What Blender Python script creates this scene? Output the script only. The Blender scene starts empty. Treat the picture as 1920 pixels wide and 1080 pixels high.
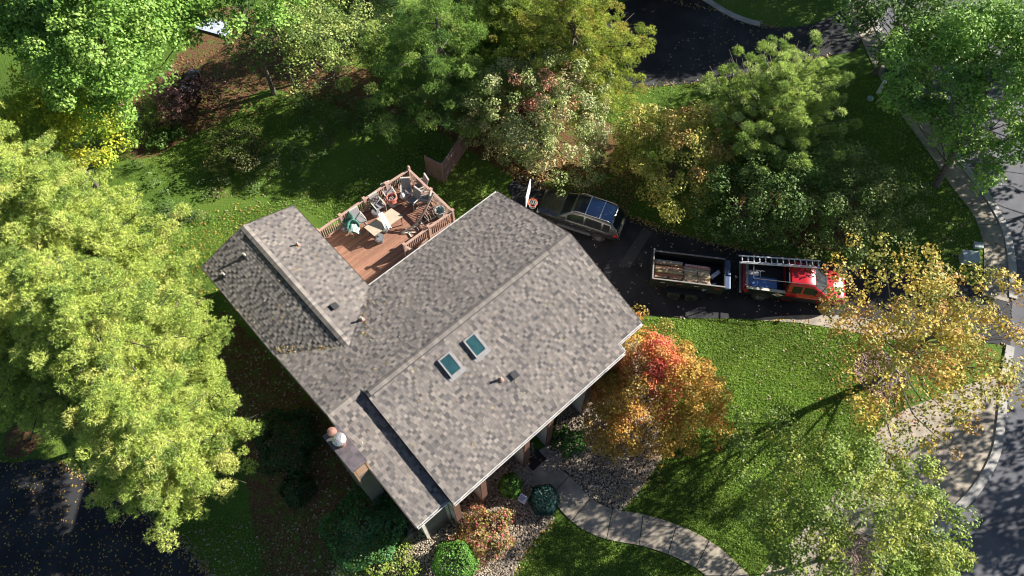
import bpy, bmesh, math, random
import numpy as np
from mathutils import Vector, Matrix
R = math.radians
rng = np.random.default_rng(7)
random.seed(7)
sc = bpy.context.scene
col = sc.collection
# ------------------------------------------------------------------ camera, sky, sun, exposure
CAMH, FPX, TH = 37.5, 1444.3, R(28.68)          # drone height, focal length in photo pixels, tilt off straight down
cd = bpy.data.cameras.new('camera'); cam = bpy.data.objects.new('camera', cd); col.objects.link(cam)
cam.location = (0, 0, CAMH); cam.rotation_euler = (TH, 0, 0)
cd.sensor_width = 36; cd.lens = 36 * FPX / 1920; cd.clip_start = .1; cd.clip_end = 2000
sc.camera = cam
SUN_EL, SUN_AZ = R(28.0), R(21.0)               # azimuth measured from +x towards +y
w = bpy.data.worlds.new('World'); sc.world = w; w.use_nodes = True
nt = w.node_tree; bg = nt.nodes['Background']
sky = nt.nodes.new('ShaderNodeTexSky'); sky.sky_type = 'NISHITA'; sky.sun_disc = False
sky.sun_elevation = SUN_EL; sky.sun_rotation = R(90) - SUN_AZ; sky.air_density = .7; sky.dust_density = .3
nt.links.new(sky.outputs[0], bg.inputs[0]); bg.inputs[1].default_value = .05
sd = bpy.data.lights.new('sun', 'SUN'); sd.energy = 5.0; sd.angle = R(.5); sd.color = (1, .955, .88)
so = bpy.data.objects.new('sun', sd); col.objects.link(so)
sv = Vector((math.cos(SUN_EL) * math.cos(SUN_AZ), math.cos(SUN_EL) * math.sin(SUN_AZ), math.sin(SUN_EL)))
so.rotation_euler = sv.to_track_quat('Z', 'Y').to_euler(); so.location = sv * 60
sc.view_settings.view_transform = 'Standard'; sc.view_settings.look = 'None'
sc.view_settings.exposure = 1.18; sc.view_settings.gamma = 1
sc.cycles.filter_width = 1.1; sc.cycles.use_denoising = True; sc.cycles.sample_clamp_indirect = 4; sc.cycles.max_bounces = 5; sc.cycles.diffuse_bounces = 2; sc.cycles.transmission_bounces = 3; sc.cycles.transparent_max_bounces = 4

# ------------------------------------------------------------------ geometry of the site
TX, TY, PHI = -10.93, 14.33, R(42.2)            # back left eave corner of the house and direction of its ridge
CP, SP = math.cos(PHI), math.sin(PHI)
def HW(a, b, z=0): return Vector((TX + a * CP + b * SP, TY + a * SP - b * CP, z))
def hab(x, y):
    x = x - TX; y = y - TY; return x * CP + y * SP, x * SP - y * CP
def sstep(t): t = np.clip(t, 0, 1); return t * t * (3 - 2 * t)
def ter(x, y):                                  # height of the ground: it falls away on the left of the house
    a, b = hab(np.asarray(x, float), np.asarray(y, float))
    return -1.2 * sstep((-a - .8) / 6.0)
def ray(u, v):
    x = (u - 960) / FPX; y = -(v - 540) / FPX
    return Vector((x, y * math.cos(TH) + math.sin(TH), y * math.sin(TH) - math.cos(TH)))
def G(u, v, z=0.0):                             # measured photo point at a known height -> place on the site
    d = ray(u, v); t = (z - CAMH) / d.z
    return Vector((d.x * t, d.y * t, z))
def GT(u, v, dz=0.0):                           # ... on the terrain
    z = 0.0
    for _ in range(6):
        p = G(u, v, z + dz); z = float(ter(p.x, p.y))
    return Vector((p.x, p.y, z + dz))

# ------------------------------------------------------------------ object helpers
def tag(o, label=None, cat=None, group=None, kind=None):
    if label: o['label'] = label
    if cat: o['category'] = cat
    if group: o['group'] = group
    if kind: o['kind'] = kind
    return o
def link(name, me, parent=None, m=None):
    o = bpy.data.objects.new(name, me); col.objects.link(o)
    if m is not None and me is not None and not me.materials: me.materials.append(m)
    if parent is not None: o.parent = parent
    return o
def empty(name, loc, rz, label, cat, group=None):
    o = bpy.data.objects.new(name, None); col.objects.link(o); o.empty_display_size = .2
    o.location = loc; o.rotation_euler = (0, 0, rz); tag(o, label, cat, group); return o
def copy_tree(o, parent=None):
    c = o.copy(); col.objects.link(c)
    if parent is not None: c.parent = parent
    for ch in [k for k in col.objects if k.parent == o]: copy_tree(ch, c)
    return c
def place(o, loc, rz=None):
    o.location = loc
    if rz is not None: o.rotation_euler = (0, 0, rz)
    return o
class MB:                                       # collects faces for ONE mesh
    def __init__(s): s.v = []; s.f = []; s.c = []; s.cur = None
    def face(s, pts, c=None):
        n = len(s.v); s.v += [tuple(p) for p in pts]; s.f.append(tuple(range(n, n + len(pts)))); s.c.append(c if c is not None else s.cur)
    def box(s, lo, hi, M=None):
        x0, y0, z0 = lo; x1, y1, z1 = hi
        p = [Vector(q) for q in ((x0,y0,z0),(x1,y0,z0),(x1,y1,z0),(x0,y1,z0),(x0,y0,z1),(x1,y0,z1),(x1,y1,z1),(x0,y1,z1))]
        if M is not None: p = [M @ q for q in p]
        n = len(s.v); s.v += [tuple(q) for q in p]
        for f in ((0,3,2,1),(4,5,6,7),(0,1,5,4),(1,2,6,5),(2,3,7,6),(3,0,4,7)):
            s.f.append(tuple(n + i for i in f)); s.c.append(s.cur)
        return s
    def bar(s, a, b, wd, h, up=(0,0,1)):         # box from a to b
        a = Vector(a); b = Vector(b); d = b - a; L = d.length; d.normalize()
        up = Vector(up)
        if abs(d.dot(up)) > .98: up = Vector((1, 0, 0))
        sd_ = d.cross(up).normalized(); u2 = sd_.cross(d)
        M = Matrix((( d.x, sd_.x, u2.x, a.x),(d.y, sd_.y, u2.y, a.y),(d.z, sd_.z, u2.z, a.z),(0,0,0,1)))
        return s.box((0, -wd/2, -h/2), (L, wd/2, h/2), M)
    def tube(s, pts, rad, n=8, cap=True):
        pts = [Vector(p) for p in pts]; base = len(s.v)
        if not hasattr(rad, '__len__'): rad = [rad] * len(pts)
        ref = None
        for i, p in enumerate(pts):
            d = (pts[min(i+1, len(pts)-1)] - pts[max(i-1, 0)]).normalized()
            if ref is None: ref = Vector((1,0,0)) if abs(d.x) < .8 else Vector((0,1,0))
            e1 = (ref - d * ref.dot(d)).normalized(); ref = e1; e2 = d.cross(e1)
            for k in range(n):
                t = 2*math.pi*k/n; q = p + (e1*math.cos(t) + e2*math.sin(t)) * rad[i]; s.v.append(tuple(q))
        for i in range(len(pts)-1):
            for k in range(n):
                a = base+i*n+k; b = base+i*n+(k+1)%n; s.f.append((a, b, b+n, a+n)); s.c.append(s.cur)
        if cap:
            s.f.append(tuple(base+k for k in reversed(range(n)))); s.c.append(s.cur)
            s.f.append(tuple(base+(len(pts)-1)*n+k for k in range(n))); s.c.append(s.cur)
        return s
    def lathe(s, prof, n=20, M=None, close=False):  # prof = [(r, z)]
        base = len(s.v)
        for r, z in prof:
            for k in range(n):
                t = 2*math.pi*k/n; q = Vector((r*math.cos(t), r*math.sin(t), z))
                s.v.append(tuple(M @ q if M is not None else q))
        m = len(prof)
        for i in range(m if close else m-1):
            for k in range(n):
                a = base+i*n+k; b = base+i*n+(k+1)%n; j = (i+1)%m
                s.f.append((a, b, base+j*n+(k+1)%n, base+j*n+k)); s.c.append(s.cur)
        if not close:
            s.f.append(tuple(base+k for k in reversed(range(n)))); s.c.append(s.cur)
            s.f.append(tuple(base+(m-1)*n+k for k in range(n))); s.c.append(s.cur)
        return s
    def build(s, name, m, parent=None, smooth=False, bevel=0):
        me = bpy.data.meshes.new(name); me.from_pydata(s.v, [], s.f); me.update()
        if any(c is not None for c in s.c):
            at = me.attributes.new('col', 'FLOAT_COLOR', 'FACE')
            arr = np.array([(c if c is not None else (.2,.2,.2)) for c in s.c], 'f')
            at.data.foreach_set('color', np.hstack([arr, np.ones((len(arr),1),'f')]).ravel())
        if smooth:
            me.polygons.foreach_set('use_smooth', [True]*len(me.polygons))
            try: me.set_sharp_from_angle(angle=R(40))
            except Exception: pass
        o = link(name, me, parent, m)
        if bevel:
            b = o.modifiers.new('b', 'BEVEL'); b.width = bevel; b.segments = 2; b.limit_method = 'ANGLE'
        return o
def fastmesh(name, V, nv, colr, m, parent=None):  # V: (faces*nv, 3), every face has its own vertices
    n = len(V) // nv; me = bpy.data.meshes.new(name)
    me.vertices.add(len(V)); me.vertices.foreach_set('co', np.asarray(V, 'f').ravel())
    me.loops.add(len(V)); me.loops.foreach_set('vertex_index', np.arange(len(V), dtype='i'))
    me.polygons.add(n); me.polygons.foreach_set('loop_start', np.arange(0, n*nv, nv, dtype='i'))
    me.update(calc_edges=True)
    at = me.attributes.new('col', 'FLOAT_COLOR', 'FACE')
    at.data.foreach_set('color', np.hstack([colr, np.ones((n,1))]).astype('f').ravel())
    return link(name, me, parent, m)

# ------------------------------------------------------------------ materials
def mat(name, c=(.5,.5,.5), rough=.7, metal=0., c2=None, scale=6., detail=4., bump=0., bscale=40., attr=False, spec=.5, coat=0., stops=(.35,.65), var=.0, stretch=None, big=0):
    m = bpy.data.materials.new(name); m.use_nodes = True; n = m.node_tree.nodes; l = m.node_tree.links
    p = n['Principled BSDF']; p.inputs['Roughness'].default_value = rough; p.inputs['Metallic'].default_value = metal
    p.inputs['Specular IOR Level'].default_value = spec; p.inputs['Coat Weight'].default_value = coat
    tc = n.new('ShaderNodeTexCoord'); src = tc.outputs['Object']
    if stretch:
        mp = n.new('ShaderNodeMapping'); mp.inputs['Scale'].default_value = stretch; l.new(src, mp.inputs[0]); src = mp.outputs[0]
    nz = n.new('ShaderNodeTexNoise'); nz.inputs['Scale'].default_value = scale; nz.inputs['Detail'].default_value = detail; l.new(src, nz.inputs['Vector'])
    cr = n.new('ShaderNodeValToRGB'); cr.color_ramp.elements[0].position = stops[0]; cr.color_ramp.elements[1].position = stops[1]
    l.new(nz.outputs[0], cr.inputs[0])
    if attr:
        at = n.new('ShaderNodeAttribute'); at.attribute_name = 'col'
        cr.color_ramp.elements[0].color = (1-var,)*3+(1,); cr.color_ramp.elements[1].color = (1+var,)*3+(1,)
        mx = n.new('ShaderNodeMix'); mx.data_type = 'RGBA'; mx.blend_type = 'MULTIPLY'; mx.inputs[0].default_value = 1
        l.new(at.outputs['Color'], mx.inputs[6]); l.new(cr.outputs[0], mx.inputs[7]); last = mx.outputs[2]
        if big:
            n3 = n.new('ShaderNodeTexNoise'); n3.inputs['Scale'].default_value = .55; n3.inputs['Detail'].default_value = 6; l.new(src, n3.inputs['Vector'])
            c3 = n.new('ShaderNodeValToRGB'); c3.color_ramp.elements[0].position = .35; c3.color_ramp.elements[1].position = .65; c3.color_ramp.elements[0].color = (1-big, 1-big, 1-big*.8, 1); c3.color_ramp.elements[1].color = (1+big, 1+big*.95, 1+big*.9, 1); l.new(n3.outputs[0], c3.inputs[0])
            m3 = n.new('ShaderNodeMix'); m3.data_type = 'RGBA'; m3.blend_type = 'MULTIPLY'; m3.inputs[0].default_value = 1; l.new(last, m3.inputs[6]); l.new(c3.outputs[0], m3.inputs[7]); last = m3.outputs[2]
        l.new(last, p.inputs['Base Color'])
    else:
        c2 = c2 if c2 is not None else tuple(x*.82 for x in c)
        cr.color_ramp.elements[0].color = (*c2, 1); cr.color_ramp.elements[1].color = (*c, 1); l.new(cr.outputs[0], p.inputs['Base Color'])
    if bump:
        n2 = n.new('ShaderNodeTexNoise'); n2.inputs['Scale'].default_value = bscale; n2.inputs['Detail'].default_value = 3; l.new(src, n2.inputs['Vector'])
        b = n.new('ShaderNodeBump'); b.inputs['Strength'].default_value = 1; b.inputs['Distance'].default_value = bump
        l.new(n2.outputs[0], b.inputs['Height']); l.new(b.outputs[0], p.inputs['Normal'])
    return m
def foliage_mat(name, trans=.2, rough=.55):
    m = bpy.data.materials.new(name); m.use_nodes = True; n = m.node_tree.nodes; l = m.node_tree.links
    p = n['Principled BSDF']; out = n['Material Output']
    at = n.new('ShaderNodeAttribute'); at.attribute_name = 'col'
    hs = n.new('ShaderNodeHueSaturation'); hs.inputs['Saturation'].default_value = 1.0; hs.inputs['Value'].default_value = 1.25
    p.inputs['Roughness'].default_value = rough; p.inputs['Specular IOR Level'].default_value = .3
    l.new(at.outputs['Color'], p.inputs['Base Color']); l.new(at.outputs['Color'], hs.inputs['Color'])
    t = n.new('ShaderNodeBsdfTranslucent'); l.new(hs.outputs[0], t.inputs[0])
    mx = n.new('ShaderNodeMixShader'); mx.inputs[0].default_value = trans
    l.new(p.outputs[0], mx.inputs[1]); l.new(t.outputs[0], mx.inputs[2]); l.new(mx.outputs[0], out.inputs[0])
    return m
M = {}
M['leaf'] = foliage_mat('leaves'); M['needle'] = foliage_mat('needles', .2, .6)
M['bark'] = mat('bark', (.2,.17,.14), .9, c2=(.09,.075,.06), scale=9, bump=.02, bscale=20)
M['shingle'] = mat('shingle', attr=True, var=.1, scale=90, detail=2, rough=.95, spec=.2, bump=.0015, bscale=160, big=.1)
M['cap'] = mat('ridge cap shingle', attr=True, var=.12, scale=40, rough=.95, spec=.25)
M['dark'] = mat('near black board', (.03,.03,.032), .8)  # even near-black colour of roof boards, ridge vents and joints
M['fascia'] = mat('white painted metal', (.72,.71,.68), .45, c2=(.6,.58,.55), scale=3)
M['siding'] = mat('taupe siding', (.19,.16,.14), .75, c2=(.15,.128,.11), scale=2)
M['gable'] = mat('pale green grey siding', (.6,.62,.56), .75, c2=(.52,.54,.48), scale=2)
M['cream'] = mat('cream board', (.68,.63,.54), .7, scale=3)
M['brown'] = mat('brown trim', (.17,.085,.06), .65, scale=3)
M['glass'] = mat('dark window glass', (.02,.025,.03), .08, scale=2)
M['skyglass'] = mat('skylight glass', (.03,.085,.095), .06, c2=(.02,.06,.07), scale=2, spec=.8)
M['black'] = mat('black rubber', (.035,.035,.037), .7, scale=8)
M['metal'] = mat('grey metal', (.55,.55,.56), .35, .9, scale=8)
M['shiny'] = mat('shiny cap metal', (.8,.78,.76), .4, .7, c2=(.42,.38,.36), scale=16, bump=.03, bscale=14)
M['rust'] = mat('rusty flue', (.38,.2,.15), .6, c2=(.25,.12,.09), scale=9)
M['capstone'] = mat('stained metal chimney top', (.3,.25,.25), .4, .5, c2=(.17,.15,.16), scale=3)
M['louver'] = mat('tan siding boards', (.42,.26,.17), .7, c2=(.36,.22,.14), scale=3)
M['decking'] = mat('red brown deck boards', attr=True, var=.2, scale=5, rough=.6, stretch=(6,1,1))
M['rail'] = mat('faded mauve brown rail', (.52,.34,.27), .7, c2=(.42,.27,.21), scale=5)
M['sling'] = mat('grey sling fabric', (.3,.28,.29), .8, c2=(.25,.235,.24), scale=20)
M['slingtop'] = mat('cream chair frame', (.62,.58,.52), .5, scale=6)
M['tabletop'] = mat('beige stone tabletop', (.6,.49,.36), .45, c2=(.52,.42,.3), scale=4)
M['green'] = mat('green plastic', (.1,.3,.23), .45, c2=(.07,.22,.17), scale=6)
M['pale'] = mat('pale plastic', (.45,.53,.53), .5, c2=(.36,.43,.43), scale=6)
M['greyp'] = mat('grey plastic', (.2,.2,.21), .6, scale=9)
M['white'] = mat('white plastic', (.8,.8,.78), .45, c2=(.7,.7,.69), scale=6)
M['red hose'] = mat('orange red hose', (.62,.2,.14), .45, scale=9)
M['rope'] = mat('weathered rope and wood', (.42,.34,.28), .85, c2=(.25,.2,.17), scale=18)
M['asphalt'] = mat('sealed asphalt', (.046,.045,.048), .8, c2=(.022,.022,.025), scale=.7, detail=12, bump=.004, bscale=120, spec=.35)
M['asphalt old'] = mat('worn asphalt', (.03,.03,.035), .75, c2=(.012,.012,.015), scale=.6, detail=10, bump=.005, bscale=90, stops=(.42,.62))
M['road'] = mat('grey road asphalt', (.15,.15,.165), .85, c2=(.09,.09,.105), scale=.7, detail=9, bump=.004, bscale=90)
M['patch'] = mat('asphalt patch', (.075,.07,.066), .85, scale=3)
M['stain'] = mat('pale worn patch on asphalt', (.09,.09,.095), .85, c2=(.045,.045,.05), scale=6)
M['concrete'] = mat('pavement concrete', (.46,.39,.3), .85, c2=(.27,.23,.185), scale=1.6, detail=10, bump=.004, bscale=70)
M['kerb'] = mat('kerb concrete', (.5,.47,.43), .85, c2=(.36,.34,.31), scale=2, detail=8)
M['stone'] = mat('river stone', attr=True, var=.15, scale=12, rough=.75)
M['blade'] = foliage_mat('grass blades', .25, .5)
M['fence'] = mat('purple brown fence board', (.36,.23,.21), .75, c2=(.27,.17,.155), scale=4, stretch=(1,1,.2))
M['silver'] = mat('ladder aluminium', (.82,.83,.86), .4, .25, c2=(.72,.73,.76), scale=9)
M['wood'] = mat('old cedar boards', attr=True, var=.3, scale=7, rough=.85, stretch=(1,6,1))
M['brick'] = mat('red brick', (.3,.12,.09), .85, c2=(.2,.08,.06), scale=9)

# ------------------------------------------------------------------ ground
def in_poly(x, y, poly):
    x = np.asarray(x); y = np.asarray(y); inside = np.zeros(x.shape, bool); n = len(poly)
    for i in range(n):
        x1, y1 = poly[i]; x2, y2 = poly[(i+1) % n]
        if y1 == y2: continue
        c = ((y1 > y) != (y2 > y)) & (x < (x2-x1)*(y-y1)/(y2-y1)+x1); inside ^= c
    return inside
def pxpoly(pts): return [tuple(GT(u, v)[:2]) for u, v in pts]
def ease(mask, n=2):
    for _ in range(n):
        p = np.pad(mask, 1, mode='edge'); mask = (p[:-2,1:-1]+p[2:,1:-1]+p[1:-1,:-2]+p[1:-1,2:]+2*mask)/6
    return mask
BED1 = pxpoly([(600,1100),(640,1050),(700,960),(760,950),(800,1000),(850,950),(950,850),(1000,830),(1000,905),(1040,975),(1000,1012),(972,1055),(955,1100)])
BED2 = pxpoly([(1030,842),(1050,770),(1130,690),(1185,620),(1235,700),(1240,860),(1195,925),(1160,968),(1100,945),(1015,875)])
c0 = GT(1650,702); RING = [(c0.x+1.35*math.cos(t), c0.y+1.35*math.sin(t)) for t in np.linspace(0, 2*math.pi, 25)[:-1]]
c1 = GT(1585,1045); RING2 = [(c1.x+1.3*math.cos(t), c1.y+1.3*math.sin(t)) for t in np.linspace(0, 2*math.pi, 25)[:-1]]
MUL = [pxpoly(p) for p in ([(330,120),(370,20),(470,10),(620,120),(720,140),(690,210),(590,190),(500,160),(440,200),(350,240),(240,290),(180,290),(190,220)],
   [(735,180),(900,150),(1170,240),(1210,330),(1100,330),(1010,345),(940,320),(880,280),(800,235),(720,230)],
   [(380,560),(470,620),(620,790),(720,980),(620,1100),(500,1100),(470,960),(440,760)],
   [(300,400),(330,380),(360,420),(330,450)], [(250,290),(340,230),(440,190),(450,215),(330,270),(255,310)],
   [(1360,360),(1500,330),(1640,390),(1620,470),(1450,460),(1370,430)], [(0,800),(60,800),(90,860),(0,870)])]
xs = np.concatenate([-np.geomspace(400, 46, 14), np.arange(-45, 45, .45), np.geomspace(45.5, 400, 14)])
ys = np.concatenate([-np.geomspace(400, 3, 16), np.arange(-2, 52, .45), np.geomspace(53, 420, 14)])
X, Y = np.meshgrid(xs, ys); Z = ter(X, Y)
mul = np.zeros(X.shape); bed = np.zeros(X.shape)
for p in MUL: mul = np.maximum(mul, in_poly(X, Y, p).astype(float))
for p in (BED1, BED2): bed = np.maximum(bed, in_poly(X, Y, p).astype(float))
for p in (RING, RING2): bed = np.maximum(bed, in_poly(X, Y, p).astype(float))
mul = ease(mul, 5); bed = ease(bed, 1)
me = bpy.data.meshes.new('ground'); nx, ny = len(xs), len(ys)
idx = np.arange(nx*ny).reshape(ny, nx)
F = np.stack([idx[:-1,:-1], idx[:-1,1:], idx[1:,1:], idx[1:,:-1]], -1).reshape(-1, 4)
me.from_pydata(np.stack([X, Y, Z], -1).reshape(-1, 3).tolist(), [], F.tolist()); me.update()
at = me.attributes.new('bed', 'FLOAT_COLOR', 'POINT')
at.data.foreach_set('color', np.stack([mul.ravel(), bed.ravel(), 0*mul.ravel(), 1+0*mul.ravel()], -1).astype('f').ravel())
me.polygons.foreach_set('use_smooth', [True]*len(me.polygons))
gm = bpy.data.materials.new('lawn'); gm.use_nodes = True; n = gm.node_tree.nodes; l = gm.node_tree.links; p = n['Principled BSDF']
tc = n.new('ShaderNodeTexCoord')
def nz_(s, d, r=.6):
    z = n.new('ShaderNodeTexNoise'); z.inputs['Scale'].default_value = s; z.inputs['Detail'].default_value = d; z.inputs['Roughness'].default_value = r; l.new(tc.outputs['Object'], z.inputs['Vector']); return z.outputs[0]
def ramp(fac, stops):
    c = n.new('ShaderNodeValToRGB'); e = c.color_ramp.elements
    while len(e) < len(stops): e.new(.5)
    for k, (ps, cc) in enumerate(stops): e[k].position = ps; e[k].color = (*cc, 1)
    l.new(fac, c.inputs[0]); return c.outputs[0]
def mixc(f, a, b, bt='MIX'):
    x = n.new('ShaderNodeMix'); x.data_type = 'RGBA'; x.blend_type = bt
    if isinstance(f, float): x.inputs[0].default_value = f
    else: l.new(f, x.inputs[0])
    l.new(a, x.inputs[6]); l.new(b, x.inputs[7]); return x.outputs[2]
def mth(op, a, b):
    x = n.new('ShaderNodeMath'); x.operation = op; x.use_clamp = True
    for i, q in enumerate((a, b)):
        if isinstance(q, float): x.inputs[i].default_value = q
        else: l.new(q, x.inputs[i])
    return x.outputs[0]
grass = mixc(.55, ramp(nz_(.35, 6), [(.35, (.05,.1,.016)), (.5, (.1,.18,.024)), (.66, (.17,.22,.04))]), ramp(nz_(11, 5, .75), [(.32, (.045,.1,.014)), (.5, (.11,.19,.028)), (.72, (.21,.3,.055))]))
mulch = ramp(nz_(9, 6, .75), [(.3, (.05,.026,.017)), (.5, (.16,.075,.042)), (.62, (.26,.14,.075)), (.75, (.4,.26,.14))])
dirt = ramp(nz_(20, 4, .7), [(.35, (.07,.055,.045)), (.65, (.22,.18,.14))])
at = n.new('ShaderNodeAttribute'); at.attribute_name = 'bed'; sep = n.new('ShaderNodeSeparateColor'); l.new(at.outputs['Color'], sep.inputs[0])
mk = mth('GREATER_THAN', mth('ADD', sep.outputs[0], mth('MULTIPLY', mth('SUBTRACT', nz_(1.6, 9, .75), .5), 1.4)), .52)
# clamp() keeps the noise positive; a second noise eats into the mulch
mk2 = mth('MULTIPLY', mk, ramp(nz_(2.3, 8, .8), [(.4, (.15,.15,.15)), (.52, (1,1,1))]))
c_ = mixc(mk2, grass, mulch); c_ = mixc(mth('GREATER_THAN', sep.outputs[1], .5), c_, dirt)
l.new(c_, p.inputs['Base Color']); p.inputs['Roughness'].default_value = .9; p.inputs['Specular IOR Level'].default_value = .15
b1 = n.new('ShaderNodeBump'); b1.inputs['Distance'].default_value = .09; b1.inputs['Strength'].default_value = 1; l.new(nz_(9, 6, .7), b1.inputs['Height'])
l.new(b1.outputs[0], p.inputs['Normal'])
tag(link('ground', me, None, gm), 'green lawn around the house with brown mulch patches', 'lawn', kind='structure')

def sheet(name, pts, dz, m, world=False, bisect=True, label=None, cat=None, thick=0):
    P = [tuple(q) for q in pts] if world else pxpoly(pts)
    bm = bmesh.new(); vs = [bm.verts.new((x, y, 0)) for x, y in P]; f = bm.faces.new(vs)
    if f.normal.z < 0: f.normal_flip()
    bmesh.ops.triangulate(bm, faces=[f])
    if bisect:
        for k in range(-9, 1):
            o = HW(k, 0)
            bmesh.ops.bisect_plane(bm, geom=bm.verts[:]+bm.edges[:]+bm.faces[:], plane_co=(o.x, o.y, 0), plane_no=(CP, SP, 0))
    for v in bm.verts: v.co.z = float(ter(v.co.x, v.co.y)) + dz
    bm.normal_update()
    for f in bm.faces:
        if f.normal.z < 0: f.normal_flip()
    me = bpy.data.meshes.new(name); bm.to_mesh(me); bm.free()
    return tag(link(name, me, None, m), label, cat, kind='structure')
def smooth_line(pts, k=6):
    P = [Vector(p) for p in pts]; out = []
    for i in range(len(P)-1):
        p0 = P[max(i-1,0)]; p1 = P[i]; p2 = P[i+1]; p3 = P[min(i+2, len(P)-1)]
        for j in range(k):
            t = j/k; out.append(.5*((2*p1)+(p2-p0)*t+(2*p0-5*p1+4*p2-p3)*t*t+(3*p1-p0-3*p2+p3)*t**3))
    out.append(P[-1]); return out
def curve_px(pts, k=6): return [tuple(v[:2]) for v in smooth_line([GT(u, v_) for u, v_ in pts], k)]
def ribbon(mb, line, wd, z0, z1, gap=0.0, step=None):
    """raised strip along a line; with step: separate slabs of that length with open joints"""
    L = [Vector((p[0], p[1], 0)) for p in line]
    if step:
        d = [0]
        for i in range(1, len(L)): d.append(d[-1] + (L[i]-L[i-1]).length)
        def at_(s):
            for i in range(1, len(L)):
                if s <= d[i] or i == len(L)-1:
                    t = (s-d[i-1])/max(d[i]-d[i-1], 1e-6); return L[i-1].lerp(L[i], t), (L[i]-L[i-1]).normalized()
        s = 0
        while s < d[-1]-.3:
            e = min(s+step-gap, d[-1]); sub = []
            for q in np.linspace(s, e, 4): sub.append(at_(q))
            strip(mb, sub, wd, z0, z1); s += step
    else:
        sub = [(L[i], (L[min(i+1,len(L)-1)]-L[max(i-1,0)]).normalized()) for i in range(len(L))]; strip(mb, sub, wd, z0, z1)
def strip(mb, sub, wd, z0, z1):
    rows = []
    for p, d in sub:
        nn = Vector((-d.y, d.x, 0)) * wd/2; g = float(ter(p.x, p.y))
        rows.append([(p.x+nn.x, p.y+nn.y, z1+g), (p.x-nn.x, p.y-nn.y, z1+g), (p.x-nn.x, p.y-nn.y, z0+g), (p.x+nn.x, p.y+nn.y, z0+g)])
    base = len(mb.v)
    for r_ in rows: mb.v += r_
    for i in range(len(rows)-1):
        for a, b in ((0,1),(1,2),(2,3),(3,0)):
            mb.f.append((base+4*i+a, base+4*i+b, base+4*i+4+b, base+4*i+4+a)); mb.c.append(mb.cur)
    mb.f.append((base, base+1, base+2, base+3)); mb.c.append(None); e = base+4*(len(rows)-1)
    mb.f.append((e+3, e+2, e+1, e)); mb.c.append(None)

kerb_px = [(1610,-40),(1642,47),(1690,140),(1745,215),(1790,290),(1845,361),(1882,426),(1896,490),(1898,560)]
kerb2_px = [(1893,650),(1882,720),(1876,790),(1866,850),(1835,910),(1785,965),(1712,1040),(1640,1120)]
KL = curve_px(kerb_px); KL2 = curve_px(kerb2_px)
KLr = [tuple(v[:2]) for v in [GT(1660, -60)]] ; 
far = [tuple(G(u, v)[:2]) for u, v in ((1700,1400),(2500,1500),(3400,600),(2900,-300))]
sheet('road', KL + [tuple(GT(1896,600)[:2])] + KL2 + far + [tuple(G(1800,-600)[:2]), tuple(G(1560,-250)[:2])], .02, M['road'], world=True, bisect=False, label='grey asphalt street curving past the right side', cat='road')
drv = curve_px([(952,350),(975,330),(1010,343),(1060,372),(1178,405),(1240,430),(1330,455),(1400,471),(1600,500),(1760,522),(1897,545)], 4) + \
      curve_px([(1894,648),(1760,632),(1640,615),(1560,606),(1450,599),(1290,597),(1200,592),(1150,620),(1080,600),(980,430)], 2)
sheet('driveway', drv, .03, M['asphalt'], world=True, bisect=False, label='black sealed driveway where the vehicles stand', cat='driveway')
sheet('driveway_patch', [(1207,425),(1222,437),(1180,503),(1162,495)], .036, M['patch'], bisect=False, label='grey patch strip across the driveway', cat='driveway patch')
sheet('driveway_apron', curve_px([(1410,600),(1450,594),(1560,591),(1640,600),(1700,612),(1700,640),(1600,622),(1500,606)], 3), .036, M['concrete'], world=True, bisect=False, label='pale concrete strip along the driveway edge', cat='pavement')
sheet('neighbour_driveway', curve_px([(1100,40),(1170,4),(1240,-14),(1300,-20),(1340,10),(1400,38),(1460,52),(1520,46),(1560,30),(1588,10)], 3)+curve_px([(1608,40),(1612,90),(1560,104),(1480,118),(1400,140),(1300,156),(1180,166),(1120,168),(1060,150)], 3), .03, M['asphalt old'], world=True, bisect=False, label='black cracked driveway behind the trees at the top', cat='driveway')
for q in ([(1182,55),(1196,50),(1202,70),(1194,84),(1178,82)], [(1212,72),(1224,66),(1232,76),(1222,83)], [(1192,76),(1200,76),(1201,82),(1194,82)], [(1197,160),(1205,148),(1230,146),(1243,150),(1222,160)]):
    sheet('driveway_worn_patch', q, .036, M['stain'], bisect=False, label='pale worn patch on the black driveway at the top', cat='worn patch')
sheet('left_driveway', curve_px([(-300,842),(0,868),(60,862),(110,868),(180,900),(250,950),(320,1000),(370,1050),(405,1100),(430,1250)], 4)+[tuple(GT(-300,1250)[:2])], .04, M['asphalt'], world=True, label='black driveway in the bottom left corner covered with leaves', cat='driveway')
pv = curve_px([(1697,768),(1655,797),(1632,830),(1600,880),(1560,930),(1500,1000),(1440,1062),(1400,1120)], 4)
sheet('pavement', pv + list(reversed(KL2[4:])), .028, M['concrete'], world=True, bisect=False, label='pale concrete pavement beside the street', cat='pavement')
mb = MB(); ribbon(mb, curve_px([(1590,-60),(1603,0),(1624,50),(1655,120),(1690,180),(1718,225),(1757,278),(1805,348),(1845,400),(1866,460),(1868,520),(1866,560)]), 1.35, -.1, .045, .02, 1.5)
ribbon(mb, curve_px([(1000,882),(1048,912),(1092,958),(1140,982),(1205,994),(1270,1015),(1330,1048),(1385,1100)]), 1.45, -.1, .05, .035, 1.5)
tag(mb.build('path', M['concrete']), 'jointed concrete footpaths by the street and to the front door', 'path', kind='structure')
mb = MB(); ribbon(mb, KL, .42, -.1, .1); ribbon(mb, KL2, .42, -.1, .1); ribbon(mb, curve_px([(1275,-30),(1320,-2),(1362,24),(1400,40),(1425,46)]), .45, -.1, .08)
tag(mb.build('kerb', M['kerb']), 'pale concrete kerb along the street', 'kerb', kind='structure')
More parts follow.
